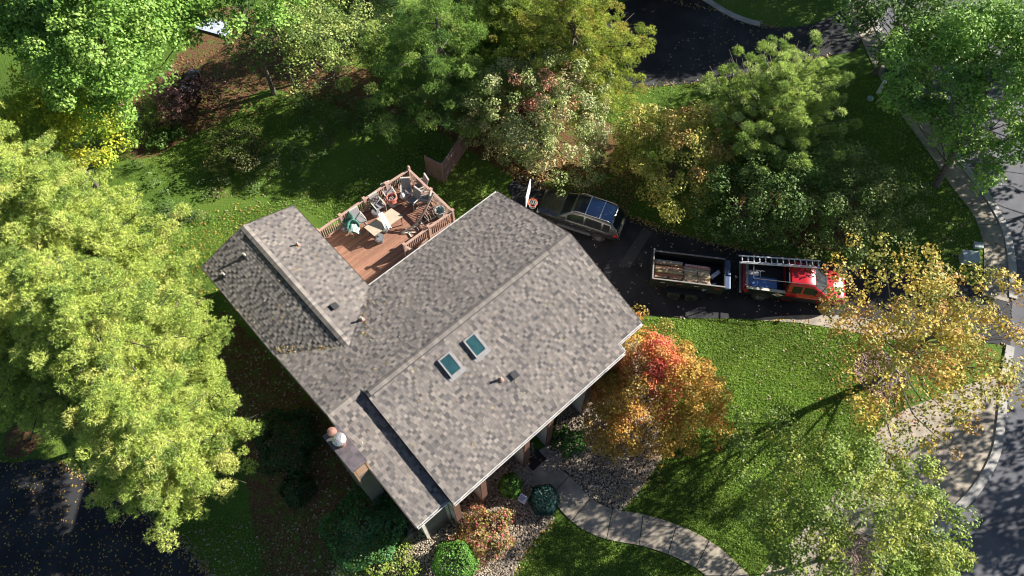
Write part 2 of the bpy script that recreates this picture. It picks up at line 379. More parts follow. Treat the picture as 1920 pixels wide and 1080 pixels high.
sheet('porch_slab', [(955,885),(975,868),(1029,833),(1058,862),(1002,912)], .03, M['concrete'], bisect=False, label='grey concrete slab at the front door', cat='porch slab')
# ------------------------------------------------------------------ the house
Z0, S, WW, LW, AL, R1, R2, Q1, R3, R4, AR, AN, A0, ZW, SWG = 4.83, .384, 5.435, 6.39, 13.73, 4.79, 10.35, 5.21, 10.69, 10.23, 1.73, 12.08, -.03, 4.82, .332
ZR = Z0 + S*R1; ZQ = Z0 + S*Q1; ZWR = ZW + SWG*WW/2
zback = lambda a, b: Z0 + S*b
zfr = lambda a, b: ZQ - S*(b-Q1)
zlow = lambda a, b: ZR - S*(b-R1)
zwl = lambda a, b: ZW + SWG*(a-A0)
zwr = lambda a, b: ZW + SWG*(A0+WW-a)
def onroof(u, v, zf):
    z = 5.5
    for _ in range(12):
        p = G(u, v, z); a, b = hab(p.x, p.y); z = float(zf(a, b))
    return float(a), float(b), z
def L(a, b, z): return Vector((a, -b, z))
house = empty('house', (TX, TY, 0), PHI, 'large house with grey brown shingle roof and two skylights', 'house')
def clip(poly, cl):                              # convex polygon clipping in 2D
    out = poly; n = len(cl)
    for i in range(n):
        ax, ay = cl[i]; bx, by = cl[(i+1) % n]; src = out; out = []
        if not src: return []
        side = lambda q: (bx-ax)*(q[1]-ay) - (by-ay)*(q[0]-ax)
        for j in range(len(src)):
            p, q = src[j], src[(j+1) % len(src)]; sp, sq = side(p), side(q)
            if sp >= 0: out.append(p)
            if (sp >= 0) != (sq >= 0):
                t = sp/(sp-sq); out.append((p[0]+(q[0]-p[0])*t, p[1]+(q[1]-p[1])*t))
    return out
TABC = [(0.222, 0.196, 0.176), (0.251, 0.221, 0.193), (0.199, 0.174, 0.159), (0.145, 0.132, 0.126), (0.112, 0.104, 0.101), (0.285, 0.249, 0.217), (0.169, 0.152, 0.14)]
TABW = [.23,.2,.2,.13,.09,.07,.08]
def shingles(mb, O, eu, ev, poly, exp=.15):
    """laminated shingle tabs on a sloping plane. O origin, eu along the eave, ev down the slope, poly convex in (u, v)"""
    N = eu.cross(ev).normalized()
    if N.z < 0: N = -N
    ar = sum(poly[i][0]*poly[(i+1)%len(poly)][1]-poly[(i+1)%len(poly)][0]*poly[i][1] for i in range(len(poly)))
    if ar < 0: poly = poly[::-1]
    us = [q[0] for q in poly]; vs = [q[1] for q in poly]
    v = max(vs); cnt = 0
    while v > min(vs)-.01:
        u = min(us) - random.random()*.3; cnt += 1; hi = False
        while u < max(us):
            wd = random.choice((.13,.16,.19,.22)); hi = not hi if random.random() < .88 else hi
            c = clip([(u, v-exp), (u+wd, v-exp), (u+wd, v), (u, v)], poly)
            if len(c) >= 3:
                t = .024 if hi else .012
                tc_ = TABC[random.choice((0,1,5,0,2,1) if hi else (2,6,3,6,0,4))]; k = .93 + .14*random.random()
                if not hi: k *= .93
                mb.cur = tuple(x*k for x in tc_)
                def h(q): return t*(1 - (v-q[1])/exp*.85) + .002
                top = [O + eu*q[0] + ev*q[1] + N*h(q) for q in c]; bot = [O + eu*q[0] + ev*q[1] - N*.012 for q in c]
                up = (top[1]-top[0]).cross(top[2]-top[0]).dot(N) > 0
                mb.face(top if up else top[::-1])
                for i in range(len(c)):
                    j = (i+1) % len(c)
                    mb.face([bot[i], bot[j], top[j], top[i]] if up else [bot[j], bot[i], top[i], top[j]])
            u += wd + .004
        v -= exp
    mb.cur = None
def slab(mb, pts, t=.16, off=.014):              # roof board under the tabs, pts around the outline
    P = [Vector(p) for p in pts]; N = (P[1]-P[0]).cross(P[2]-P[0]).normalized()
    if N.z < 0: P = P[::-1]; N = -N
    A = [p - N*off for p in P]; B = [p - N*t for p in P]; mb.face(A); mb.face(B[::-1])
    for i in range(len(P)):
        j = (i+1) % len(P); mb.face([B[i], B[j], A[j], A[i]])
ex = Vector((1,0,0)); ey = Vector((0,-1,0))      # local directions of a and b
kx = math.sqrt(1+S*S)
dn_f = Vector((0,-1,-S)).normalized(); dn_b = Vector((0,1,-S)).normalized()
sl = MB(); mb = MB()
shingles(mb, L(0,Q1,ZQ), ex, dn_b, [(AR,0),(AL,0),(AL,Q1*kx),(AR,Q1*kx)])
slab(sl, [L(AR,Q1,ZQ), L(AL,Q1,ZQ), L(AL,0,Z0), L(AR,0,Z0)])
shingles(mb, L(0,R1,ZR), ex, dn_b, [(0,0),(AR,0),(AR,R1*kx),(0,R1*kx)])
slab(sl, [L(0,R1,ZR), L(AR,R1,ZR), L(AR,0,Z0), L(0,0,Z0)])
shingles(mb, L(0,R1,ZR), ex, dn_f, [(0,0),(AR-.02,0),(AR-.02,(R2-R1)*kx),(0,(R2-R1)*kx)])
slab(sl, [L(0,R1,ZR), L(AR,R1,ZR), L(AR,R2,zlow(0,R2)), L(0,R2,zlow(0,R2))])
shingles(mb, L(0,Q1,ZQ), ex, dn_f, [(AR,0),(AN,0),(AN,(R3-Q1)*kx),(AR,(R3-Q1)*kx)])
slab(sl, [L(AR,Q1,ZQ), L(AN,Q1,ZQ), L(AN,R3,zfr(0,R3)), L(AR,R3,zfr(0,R3))])
shingles(mb, L(0,Q1,ZQ), ex, dn_f, [(AN,0),(AL,0),(AL,(R4-Q1)*kx),(AN,(R4-Q1)*kx)])
slab(sl, [L(AN,Q1,ZQ), L(AL,Q1,ZQ), L(AL,R4,zfr(0,R4)), L(AN,R4,zfr(0,R4))])
kw = math.sqrt(1+SWG*SWG); dwl = Vector((-1,0,-SWG)).normalized(); dwr = Vector((1,0,-SWG)).normalized(); ac = A0+WW/2
vb = (ZWR-Z0)/S                                  # where the wing ridge meets the back slope
shingles(mb, L(ac,0,ZWR), ey, dwl, [(-LW,0),(vb+.05,0),(.03,WW/2*kw),(-LW,WW/2*kw)])
slab(sl, [L(ac,-LW,ZWR), L(ac,vb,ZWR), L(A0,0,ZW), L(A0,-LW,ZW)])
shingles(mb, L(ac,0,ZWR), ey, dwr, [(-LW,0),(vb+.05,0),(.03,WW/2*kw),(-LW,WW/2*kw)])
slab(sl, [L(ac,-LW,ZWR), L(ac,vb,ZWR), L(A0+WW,0,ZW), L(A0+WW,-LW,ZW)])
roof = mb.build('roof', M['shingle'], house)
sl.build('roof_board', M['dark'], roof)
def caps(mb, P0, P1, d1, d2, wd, lift, step=.15):
    P0 = Vector(P0); P1 = Vector(P1); D = P1-P0; n = max(int(D.length/step), 1); D.normalize()
    up = Vector((0,0,1))
    for i in range(n):
        k = .9+.2*random.random(); mb.cur = tuple(x*k for x in random.choice(TABC[:3]+[TABC[5]]))
        a = P0 + D*(i*step); b = a + D*step*1.0
        A = [a + up*(lift+.022) + d1*wd, a + up*(lift+.03), a + up*(lift+.022) + d2*wd]
        B = [b + up*(lift+.006) + d1*wd, b + up*(lift+.014), b + up*(lift+.006) + d2*wd]
        for q in (0, 1): mb.face([A[q], A[q+1], B[q+1], B[q]])
        lo = [p - up*(.03) for p in A]
        for q in (0, 1): mb.face([lo[q], lo[q+1], A[q+1], A[q]])
        mb.face([A[0]-up*.03, A[0], B[0], B[0]-up*.03]); mb.face([A[2]-up*.03, A[2], B[2], B[2]-up*.03])
    mb.cur = None
mb = MB()
caps(mb, L(AL-.02,Q1,ZQ), L(AL-1.5,Q1,ZQ), dn_f, dn_b, .2, .012)
caps(mb, L(AL-1.5,Q1,ZQ), L(AR+.02,Q1,ZQ), dn_f, dn_b, .17, .055)
caps(mb, L(0,R1,ZR), L(AR-.03,R1,ZR), dn_f, dn_b, .17, .012)
caps(mb, L(ac,-LW,ZWR), L(ac,-LW+.7,ZWR), dwl, dwr, .2, .012)
caps(mb, L(ac,-LW+.6,ZWR), L(ac,vb-.6,ZWR), dwl, dwr, .2, .06)
caps(mb, L(ac,-LW,ZWR-.0), L(ac,vb+.1,ZWR), dwl, dwr, .2, .014)
mb.build('ridge_cap', M['cap'], roof)
mb = MB()                                        # vent strip under the raised caps
for P0, P1, d1, d2, wd in ((L(AL-1.5,Q1,ZQ), L(AR+.02,Q1,ZQ), dn_f, dn_b, .185), (L(ac,-LW+.6,ZWR), L(ac,vb-.6,ZWR), dwl, dwr, .215)):
    u_ = Vector((0,0,.045)); a = [P0+d1*wd, P0+d1*wd+u_, P0+u_, P0+d2*wd+u_, P0+d2*wd]; b = [P1+d1*wd, P1+d1*wd+u_, P1+u_, P1+d2*wd+u_, P1+d2*wd]
    for i in range(4): mb.face([a[i], a[i+1], b[i+1], b[i]])
    mb.face(a[::-1]); mb.face(b)
mb.build('ridge_vent', M['dark'], roof)
# walls: prisms that follow the roof from below
def prism(mb, prof, w0, w1, along='a'):
    A = [L(w0, b, z) if along == 'a' else L(b, w0, z) for b, z in prof]; B = [L(w1, b, z) if along == 'a' else L(b, w1, z) for b, z in prof]
    mb.face(A); mb.face(B[::-1])
    for i in range(len(prof)):
        j = (i+1) % len(prof); mb.face([A[i], B[i], B[j], A[j]])
T = .2; base_z = -1.6
mb = MB(); prism(mb, [(.4,base_z),(.4,zback(0,.4)-T),(R1,ZR-T),(R2-.3,zlow(0,R2-.3)-T),(R2-.3,base_z)], .28, AR)
gw = mb.build('gable_wall', M['gable'], house)
mb = MB(); prism(mb, [(.41,base_z),(.41,zback(0,.41)-T),(Q1,ZQ-T),(R3-1.0,zfr(0,R3-1.0)-T),(R3-1.0,base_z)], AR+.002, AN)
prism(mb, [(.412,base_z),(.412,zback(0,.41)-T),(Q1,ZQ-T-.004),(R4-.35,zfr(0,R4-.35)-T),(R4-.35,base_z)], AN+.002, AL-.3)
mb.build('wall', M['siding'], house)
mb = MB(); prism(mb, [(A0+.3,base_z),(A0+.3,zwl(A0+.3,0)-T),(ac,ZWR-T),(A0+WW-.35,zwr(A0+WW-.35,0)-T),(A0+WW-.35,base_z)], -LW+.3, .398, along='b')
mb.build('wing_wall', M['gable'], house)
mb = MB()                                        # side of the raised front roof above the low roof
mb.face([L(AR-.012,Q1,ZQ-.03), L(AR-.012,R3-.1,zfr(0,R3-.1)-.03), L(AR-.012,R3-.1,zfr(0,R3)-.42), L(AR-.012,Q1,ZQ-.5)])
mb.face([L(AR+.03,Q1,ZQ-.03), L(AR+.03,R3-.1,zfr(0,R3-.1)-.03), L(AR+.03,R3-.1,zfr(0,R3)-.42), L(AR+.03,Q1,ZQ-.5)])
mb.build('roof_step_board', M['dark'], roof)
# low front corner: siding front with corner boards
mb = MB(); mb.box(L(.3,R2-.3,base_z), L(AR,R2-.27,zlow(0,R2)-.22)[:]) if False else None
mb = MB()
for a_ in (.26, AR-.16): mb.box((a_, -(R2-.25), base_z), (a_+.14, -(R2-.32), zlow(0,R2)-.2))
mb.build('corner_board', M['cream'], house)
MB().box((.45, -(R2-.2985), base_z), (AR+.0, -(R2-.26), zlow(0,R2)-.2)).build('front_wall', M['siding'], house)
# fins (box posts) under the front eave
for a_ in (AR+.02, 3.3, 5.95, 7.45, 9.95, 11.6):
    ze = zfr(0, R3) - .2
    f = MB().box((a_, -(R3-.16), -.1), (a_+.26, -(R3-1.0), ze+.02)).build('post', M['cream'], house)
    t = MB(); t.box((a_-.02, -(R3-.1), -.1), (a_+.3, -(R3-.158), ze)); t.box((a_-.012, -(R3-.16), 2.72), (a_-.002, -(R3-.98), 2.8)); t.box((a_+.262, -(R3-.16), -.1), (a_+.275, -(R3-.98), ze))
    t.build('trim_board', M['brown'], f)
for a0_, a1_, z0_, z1_ in ((2.2,3.1,.9,2.3),(3.8,5.6,.9,2.3),(8.0,9.7,.9,2.3),(10.3,11.4,.9,2.3)):
    fr = MB(); yb = -(R3-.985)
    fr.box((a0_-.08, yb-.05, z0_-.08), (a1_+.08, yb+.02, z0_)); fr.box((a0_-.08, yb-.05, z1_), (a1_+.08, yb+.02, z1_+.08))
    for q in (a0_-.08, (a0_+a1_)/2-.03, a1_): fr.box((q, yb-.045, z0_), (q+.08, yb+.02, z1_))
    wn = fr.build('window', M['cream'], house)
    MB().box((a0_, yb-.02, z0_), (a1_, yb+.01, z1_)).build('pane', M['glass'], wn)
d = MB().box((6.4, -(R3-.96), .05), (7.3, -(R3-1.01), 2.12)).build('door', M['brown'], house)
MB().lathe([(.001,0),(.03,.01),(.03,.05),(.001,.06)], 10, Matrix.Translation((7.2,-(R3-.95),1.05)) @ Matrix.Rotation(R(90),4,'X')).build('handle', M['metal'], d)
for a_ in (4.6, 10.9):                            # round wall lamps
    MB().lathe([(.001,0),(.07,.0),(.1,.1),(.07,.2),(.001,.22)], 12, Matrix.Translation((5.8 if a_ < 5 else a_,-(R3-.86),2.4))).build('wall_lamp', M['glass'], house)
# garage door on the right gable
gd = MB(); gd.box((AL-.302, -3.2, 0), (AL-.27, -8.2, 2.3)); g_ = gd.build('garage_door', M['cream'], house)
pn = MB()
for k in range(1, 4): pn.box((AL-.268, -3.25, k*.57), (AL-.262, -8.15, k*.57+.02))
pn.build('panel_joint', M['dark'], g_)
# fascia and gutters
mb = MB()
def gut(a, b, side):                              # open box gutter from a to b (local points at the eave edge); side = outward
    a = Vector(a); b = Vector(b); o = Vector(side)*.1; dz = Vector((0,0,-.11))
    mb.bar(a+o*.0+Vector((0,0,-.1)), b+Vector((0,0,-.1)), .02, .14); mb.bar(a+o+Vector((0,0,-.06)), b+o+Vector((0,0,-.06)), .022, .09)
    mb.bar(a+o*.5+Vector((0,0,-.12)), b+o*.5+Vector((0,0,-.12)), .08, .012)
    n = int((b-a).length/.75)
    for k in range(n+1):
        q = a.lerp(b, (k+.5)/(n+1)); mb.bar(q+Vector((0,0,-.018)), q+o+Vector((0,0,-.018)), .035, .012)
gut(L(AR+.01,R3,zfr(0,R3)), L(AN,R3,zfr(0,R3)), (0,-1,0)); gut(L(AN,R4,zfr(0,R4)), L(AL,R4,zfr(0,R4)), (0,-1,0))
gut(L(AN+.01,R4+.1,zfr(0,R4)-.03), L(AN+.01,R3,zfr(0,R3)-.02), (1,0,0))
gut(L(0,R2,zlow(0,R2)), L(AR,R2,zlow(0,R2)), (0,-1,0)); gut(L(WW+A0,0,Z0-.0), L(AL,0,Z0), (0,1,0))
mb.build('gutter', M['fascia'], house)
dfm = mat('dark brown fascia', (.07,.055,.05), .6)
def rake(p, q, side): MB().bar(Vector(p)+Vector(side)*.03-Vector((0,0,.085)), Vector(q)+Vector(side)*.03-Vector((0,0,.085)), .03, .17).build('fascia_board', dfm, house)
rake(L(0,0,Z0), L(0,R1,ZR), (-1,0,0)); rake(L(0,R1,ZR), L(0,R2,zlow(0,R2)), (-1,0,0)); rake(L(AL,0,Z0), L(AL,Q1,ZQ), (1,0,0)); rake(L(AL,Q1,ZQ), L(AL,R4,zfr(0,R4)), (1,0,0))
rake(L(A0,-LW,ZW), L(ac,-LW,ZWR), (0,1,0)); rake(L(ac,-LW,ZWR), L(A0+WW,-LW,ZW), (0,1,0)); rake(L(A0,-LW,ZW), L(A0,0,ZW), (-1,0,0)); rake(L(A0+WW,-LW,ZW), L(A0+WW,0,ZW), (1,0,0))

# skylights
for pts in (((819,676),(846,662),(867,692),(841,707)), ((867,639),(893,626),(912,656),(889,671))):
    q = [onroof(*p_, zfr) for p_ in pts]; a_ = sum(t[0] for t in q)/4; b_ = sum(t[1] for t in q)/4
    fm = Matrix.Translation(L(a_, b_, zfr(a_, b_))) @ Matrix.Rotation(math.atan(S), 4, 'X')
    wx, wy = .33, .48; mb = MB()
    for lo, hi in (((-wx,-wy,-.02),(wx,-wy+.07,.15)),((-wx,wy-.07,-.02),(wx,wy,.15)),((-wx,-wy+.07,-.02),(-wx+.07,wy-.07,.15)),((wx-.07,-wy+.07,-.02),(wx,wy-.07,.15))): mb.box(lo, hi, fm)
    s_ = mb.build('skylight', mat('skylight frame', (.3,.29,.28), .5, c2=(.22,.21,.2)), house)
    MB().box((-wx+.07,-wy+.07,.02), (wx-.07,wy-.07,.13), fm).build('pane', M['skyglass'], s_)
    fl = MB(); fl.box((-wx-.12,-wy-.16,.0), (wx+.12,-wy-.001,.026), fm); fl.box((wx+.001,-wy,.0),(wx+.1,wy,.026), fm); fl.build('flashing', mat('grey flashing', (.27,.26,.26), .5), s_)
# vents
def pipe(u, v, zf, h, r, red=False, hat=False):
    a_, b_, z_ = onroof(u, v, zf); mb = MB(); mb.lathe([(r,-.05),(r,h),(r*.75,h),(r*.75,h-.04)], 12, Matrix.Translation(L(a_,b_,z_)))
    if hat: mb.lathe([(r*1.8,h+.02),(r*1.8,h+.05),(.01,h+.12)], 12, Matrix.Translation(L(a_,b_,z_)))
    o = mb.build('vent_pipe', M['cream'] if not hat else M['dark'], house, smooth=True)
    MB().lathe([(r*2.6,-.08),(r*2.4,.05),(r*1.25,.1),(r*1.1,.12)], 12, Matrix.Translation(L(a_,b_,z_))).build('pipe_boot', M['rust'] if red else M['dark'], o, smooth=True)
pipe(559,460,zwr,.32,.05, red=True); pipe(460,481,zwl,.3,.06); pipe(421,517,zwl,.3,.055); pipe(679,600,zback,.32,.055,red=True); pipe(939,712,zfr,.34,.055, red=True)
for u, v, zf in ((627,576,zwr), (964,703,zfr)):
    a_, b_, z_ = onroof(u, v, zf); 
    rot = Matrix.Rotation(math.atan(S), 4, 'X') if zf is zfr else Matrix.Rotation(math.atan(SWG), 4, 'Y')
    mb = MB(); fm = Matrix.Translation(L(a_,b_,z_)) @ rot; mb.box((-.13,-.13,.0),(.13,.13,.1), fm); mb.box((-.17,-.17,.1),(.17,.17,.13), fm)
    mb.build('box_vent', M['black'], house, bevel=.01)
# chimney
zc = 6.85; CA0, CA1, CB0, CB1 = -.64, .04, 5.5, 7.42
ch = MB().box((CA0, -CB1, base_z), (CA1, -CB0, zc-.16)).build('chimney', M['siding'], house)
mb = MB().box((CA0-.05, -CB1-.05, zc-.16), (CA1+.05, -CB0+.05, zc)); mb.build('chimney_cap', M['capstone'], ch, bevel=.02)
mb = MB()
for k in range(9): mb.box((CA0+.1, -CB1-.022, 5.72+k*.1), (CA1-.1, -CB1-.002, 5.79+k*.1))
for a_ in (CA0, CA1-.08): mb.box((a_, -CB1-.035, 4.9), (a_+.08, -CB1-.003, zc-.17))
mb.build('boards', M['louver'], ch)
cx, cy = (CA0+CA1)/2, -(CB0+.42)
mb = MB(); mb.lathe([(.2,zc),(.2,zc+.22),(.25,zc+.24),(.25,zc+.42)], 20, Matrix.Translation((cx+.02, cy-.28, 0))); mb.build('flue', M['rust'], ch, smooth=True)
mb = MB(); mb.lathe([(.28,zc+.43),(.29,zc+.5),(.24,zc+.57),(.12,zc+.62),(.01,zc+.63)], 20, Matrix.Translation((cx+.02, cy-.28, 0))); mb.build('flue_cap', M['shiny'], ch, smooth=True)
mb = MB(); mb.lathe([(.13,zc),(.13,zc+.2),(.2,zc+.22),(.2,zc+.3),(.08,zc+.37),(.01,zc+.38)], 18, Matrix.Translation((cx+.0, cy+.26, 0))); mb.build('flue', M['rust'], ch, smooth=True)

# ------------------------------------------------------------------ deck
DZ = 2.2
deck = empty('deck', (TX, TY, 0), PHI, 'red brown wooden deck with slatted rail in the corner of the house', 'deck')
DA0, DA1, DB0, DB1 = 5.2, 11.95, -5.45, .38
mb = MB(); a_ = DB0
while a_ < DB1:                                   # boards run along a
    k = .8+.4*random.random(); mb.cur = (.31*k, .155*k, .1*k); mb.box((DA0, -(a_+.132), DZ-.04), (DA1, -a_, DZ)); a_ += .142
mb.cur = (.12,.06,.045)
for q in np.arange(DA0+.1, DA1, .6): mb.box((q, -DB1, DZ-.24), (q+.05, -DB0, DZ-.045))
mb.build('deck_boards', M['decking'], deck)
mb = MB()
for a_ in (DA0+.3, 8.5, DA1-.1):
    for b_ in (DB0+.1, -1.6): MB().box((a_-.07, -b_-.07, -1.3), (a_+.07, -b_+.07, DZ-.245)).build('deck_leg', M['rail'], deck)
mb.box((DA0, -DB0, DZ-.26), (DA1+.04, -DB0+.04, DZ+.01)); mb.build('deck_frame', M['rail'], deck); mb = MB(); mb.box((DA1, -DB1, DZ-.26), (DA1+.04, -DB0-.001, DZ+.01))
mb.build('deck_frame', M['rail'], deck)
def rpost(a_, b_, h=1.15, ball=False):
    p_ = MB().box((a_-.06, -b_-.06, DZ-.25), (a_+.06, -b_+.06, DZ+h)).build('rail_post', M['rail'], deck)
    m2 = MB().box((a_-.085, -b_-.085, DZ+h), (a_+.085, -b_+.085, DZ+h+.04))
    if ball: m2.lathe([(.03,DZ+h+.04),(.07,DZ+h+.07),(.085,DZ+h+.12),(.06,DZ+h+.18),(.01,DZ+h+.2)], 12, Matrix.Translation((a_,-b_,0)))
    m2.build('post_cap', M['rail'], p_)
def rail(a0, b0, a1, b1):
    mb = MB(); P = L(a0,b0,0); Q = L(a1,b1,0); n = int((Q-P).length/.115)
    mb.bar(P+Vector((0,0,DZ+1.03)), Q+Vector((0,0,DZ+1.03)), .13, .035); mb.bar(P+Vector((0,0,DZ+.97)), Q+Vector((0,0,DZ+.97)), .04, .08); mb.bar(P+Vector((0,0,DZ+.12)), Q+Vector((0,0,DZ+.12)), .04, .08)
    for k in range(1, n):
        q = P.lerp(Q, k/n); mb.box((q.x-.018, q.y-.018, DZ+.16), (q.x+.018, q.y+.018, DZ+.93))
    mb.build('railing', M['rail'], deck)
seq = [(5.75,-5.35),(7.2,-5.35),(8.8,-5.35),(10.3,-5.35),(11.85,-5.3),(11.85,-3.4),(11.85,-1.55),(10.25,-1.6),(8.6,-1.6)]
for i, s_ in enumerate(seq): rpost(*s_, ball=(i in (4,)))
for p_, q_ in zip(seq[:-1], seq[1:]): rail(*p_, *q_)
rail(8.6,-1.5,9.0,-.1)
# ------------------------------------------------------------------ fence behind the deck
f = empty('fence', (0,0,0), 0, 'purple brown board fence folding in a V behind the deck', 'fence')
FP = [G(797,293,1.8), G(828,308,1.8), G(877,236,1.8)]
for i in range(2):
    a, b = FP[i].copy(), FP[i+1].copy(); a.z = b.z = 0; d = (b-a).normalized(); a = a + d*.06; b = b - d*.06; mb = MB(); n_ = int((b-a).length/.12)
    for k in range(n_):
        p = a.lerp(b, (k+.5)/n_); q = p + d*.052; p = p - d*.052; mb.bar(p+Vector((0,0,.9)), q+Vector((0,0,.9)), .02, 1.7 + random.uniform(-.01,.01))
    for z in (.3, 1.5): mb.bar(a+Vector((0,0,z)), b+Vector((0,0,z)), .06, .08)
    mb.bar(a+Vector((0,0,1.77)), b+Vector((0,0,1.77)), .09, .03)
    mb.build('fence_panel', M['fence'], f)
for p in FP + [FP[1].lerp(FP[2], .5)]: MB().box((p.x-.055, p.y-.055, -.1), (p.x+.055, p.y+.055, 1.86)).build('fence_post', M['fence'], f)

# ------------------------------------------------------------------ basketball hoop beside the garage
bh = empty('basketball_hoop', (*G(988,392,0)[:2], 0), 0, 'basketball hoop with white board and orange rim between the house roof and the grey car', 'basketball hoop')
o = Vector(bh.location); e0 = G(985,388,3.25) - o; e1 = G(995,346,3.25) - o; e0.z = e1.z = 0; d = (e1-e0).normalized(); nn = Vector((d.y, -d.x, 0)); cc = (e0+e1)/2
MB().bar(cc-d*.62+Vector((0,0,3.42)), cc+d*.62+Vector((0,0,3.42)), .05, 1.0).build('backboard', M['white'], bh)
mb = MB(); rc = cc - d*.0 + nn*.36 + Vector((0,0,3.05)) ; rc = (G(999,380,3.05)-o)
mb.tube([rc+Vector((.25*math.cos(t), .25*math.sin(t), 0)) for t in np.linspace(0, 2*math.pi, 25)], .022, 6); mb.bar(rc-nn*.25, rc-nn*.42, .12, .03); mb.build('rim', mat('orange rim', (.75,.12,.04), .4), bh)
mb = MB()
for k in range(12):
    t = k*math.pi/6
    for s_ in (.25, -.25): mb.tube([rc+Vector((.25*math.cos(t), .25*math.sin(t), 0)), rc+Vector((.2*math.cos(t+s_), .2*math.sin(t+s_), -.2)), rc+Vector((.15*math.cos(t), .15*math.sin(t), -.4))], .008, 4)
mb.build('net', M['white'], bh)
pb = cc - nn*.7; mb = MB(); mb.tube([pb+Vector((0,0,.1)), pb+Vector((0,0,2.9)), cc-nn*.03+Vector((0,0,3.4))], .05, 8); mb.build('pole', M['black'], bh)
MB().box((pb.x-.5, pb.y-.35, 0), (pb.x+.4, pb.y+.35, .22)).build('base', M['black'], bh, bevel=.05)

# ------------------------------------------------------------------ cars
def wheel(parent, x, y, r, wd, m_rim, side):
    rt = Matrix.Translation((x, y, r)) @ Matrix.Rotation(R(-90*side), 4, 'X')
    t = MB().lathe([(r*.62,-wd/2),(r*.93,-wd/2),(r,-wd*.3),(r,wd*.3),(r*.93,wd/2),(r*.62,wd/2)], 28, rt, close=True).build('wheel', M['black'], parent, smooth=True)
    mb = MB(); mb.lathe([(r*.62,-wd*.4),(r*.64,wd*.44),(r*.58,wd*.46),(r*.54,wd*.2),(r*.12,wd*.25),(r*.1,wd*.36),(.01,wd*.37)], 24, rt)
    for k in range(5):
        a = k*2*math.pi/5; mb.bar(rt @ Vector((.06*math.cos(a), .06*math.sin(a), wd*.33)), rt @ Vector((r*.6*math.cos(a), r*.6*math.sin(a), wd*.4)), .07, .03, up=(0,1,0))
    mb.build('rim', m_rim, t)
def loft(stations, K, sect):
    """grid of points: sect(i, k) -> Vector for station i and ring index k; returns list of rows"""
    return [[sect(x, k) for k in range(K)] for x in stations]
def grid_mesh(rows, name, m, parent, keep=None, off=0.0, smooth=True, caps=False):
    mb = MB(); nr = len(rows); nk = len(rows[0]); vid = {}
    def vi(i, k):
        if (i, k) not in vid: vid[(i, k)] = len(mb.v); mb.v.append(tuple(rows[i][k]))
        return vid[(i, k)]
    for i in range(nr-1):
        for k in range(nk-1):
            if keep is None or keep(i, k): mb.f.append((vi(i,k), vi(i,k+1), vi(i+1,k+1), vi(i+1,k))); mb.c.append(None)
    if caps:
        mb.f.append(tuple(vi(0,k) for k in range(nk))); mb.c.append(None); mb.f.append(tuple(vi(nr-1,k) for k in reversed(range(nk)))); mb.c.append(None)
    return mb.build(name, m, parent, smooth=smooth)
def interp(xs_, tab):
    return np.interp(xs_, [t[0] for t in tab], [t[1] for t in tab])
def body_shell(parent, L_, W_, hood, side, paint, zb=.28):
    """closed lower body; hood = [(x, top z)], side = [(x, half width)]"""
    st = sorted(set([round(v, 3) for v in np.linspace(-L_/2, L_/2, 44)])); rows = []
    for x in st:
        zt = float(interp(x, hood)); hw = float(interp(x, side)); 
        sec = [(.0, zb), (hw*.86, zb), (hw*.97, zb+.12), (hw, zb+.38), (hw*.985, zt-.16), (hw*.93, zt-.04), (hw*.8, zt), (hw*.4, zt+.035), (0, zt+.045)]
        full = [(-y, z) for y, z in sec][::-1][:-1]; ring = [(y, z) for y, z in sec] + [(-y, z) for y, z in sec[::-1][1:]]
        rows.append([Vector((x, y, z)) for y, z in ring])
    return grid_mesh(rows, 'body', paint, parent, caps=True)
def arches(parent, pts, r, hw, m):
    for x, s in pts:
        mb = MB()
        for k in range(14):
            a0_, a1_ = math.pi*k/14, math.pi*(k+1)/14
            P = [(x+r*1.22*math.cos(a0_), s*(hw+.012), r+r*1.22*math.sin(a0_)), (x+r*1.22*math.cos(a1_), s*(hw+.012), r+r*1.22*math.sin(a1_)), (x+r*.8*math.cos(a1_), s*(hw+.012), r+r*.8*math.sin(a1_)), (x+r*.8*math.cos(a0_), s*(hw+.012), r+r*.8*math.sin(a0_))]
            mb.face(P)
        mb.build('wheel_arch', m, parent)
def paint(name, c, metal=.5, rough=.28): 
    m = mat(name, c, rough, metal, c2=tuple(x*.93 for x in c), scale=.8, coat=.8); return m
# --- grey SUV
p0 = G(1017,393,.75); p1 = G(1171,441,.85); mid = (p0+p1)/2 + Vector((-.12,.62,0)); ang = math.atan2(p0.y-p1.y, p0.x-p1.x)
suv = empty('parked_car', (mid.x, mid.y, .03), ang, 'metallic grey seven seat car with roof rails parked beside the garage', 'car')
gp = paint('metallic grey paint', (.12,.118,.125), .75, .26)
body_shell(suv, 5.0, 1.96, [(-2.5,.92),(-2.42,1.04),(-1.0,1.1),(.75,1.08),(1.0,1.07),(1.9,.98),(2.35,.84),(2.5,.62)], [(-2.5,.72),(-2.4,.86),(-2.0,.95),(-1.2,.98),(1.5,.98),(2.1,.93),(2.38,.8),(2.5,.62)], gp)
st = [-2.42,-2.3,-2.05,-1.95,-1.55,-1.45,-.95,-.5,-.4,-.2,.3,.42,.55,.8,1.0,1.12]
top = [(-2.42,1.06),(-2.3,1.25),(-2.05,1.62),(-1.95,1.68),(-.5,1.77),(.1,1.75),(.3,1.68),(1.12,1.08)]
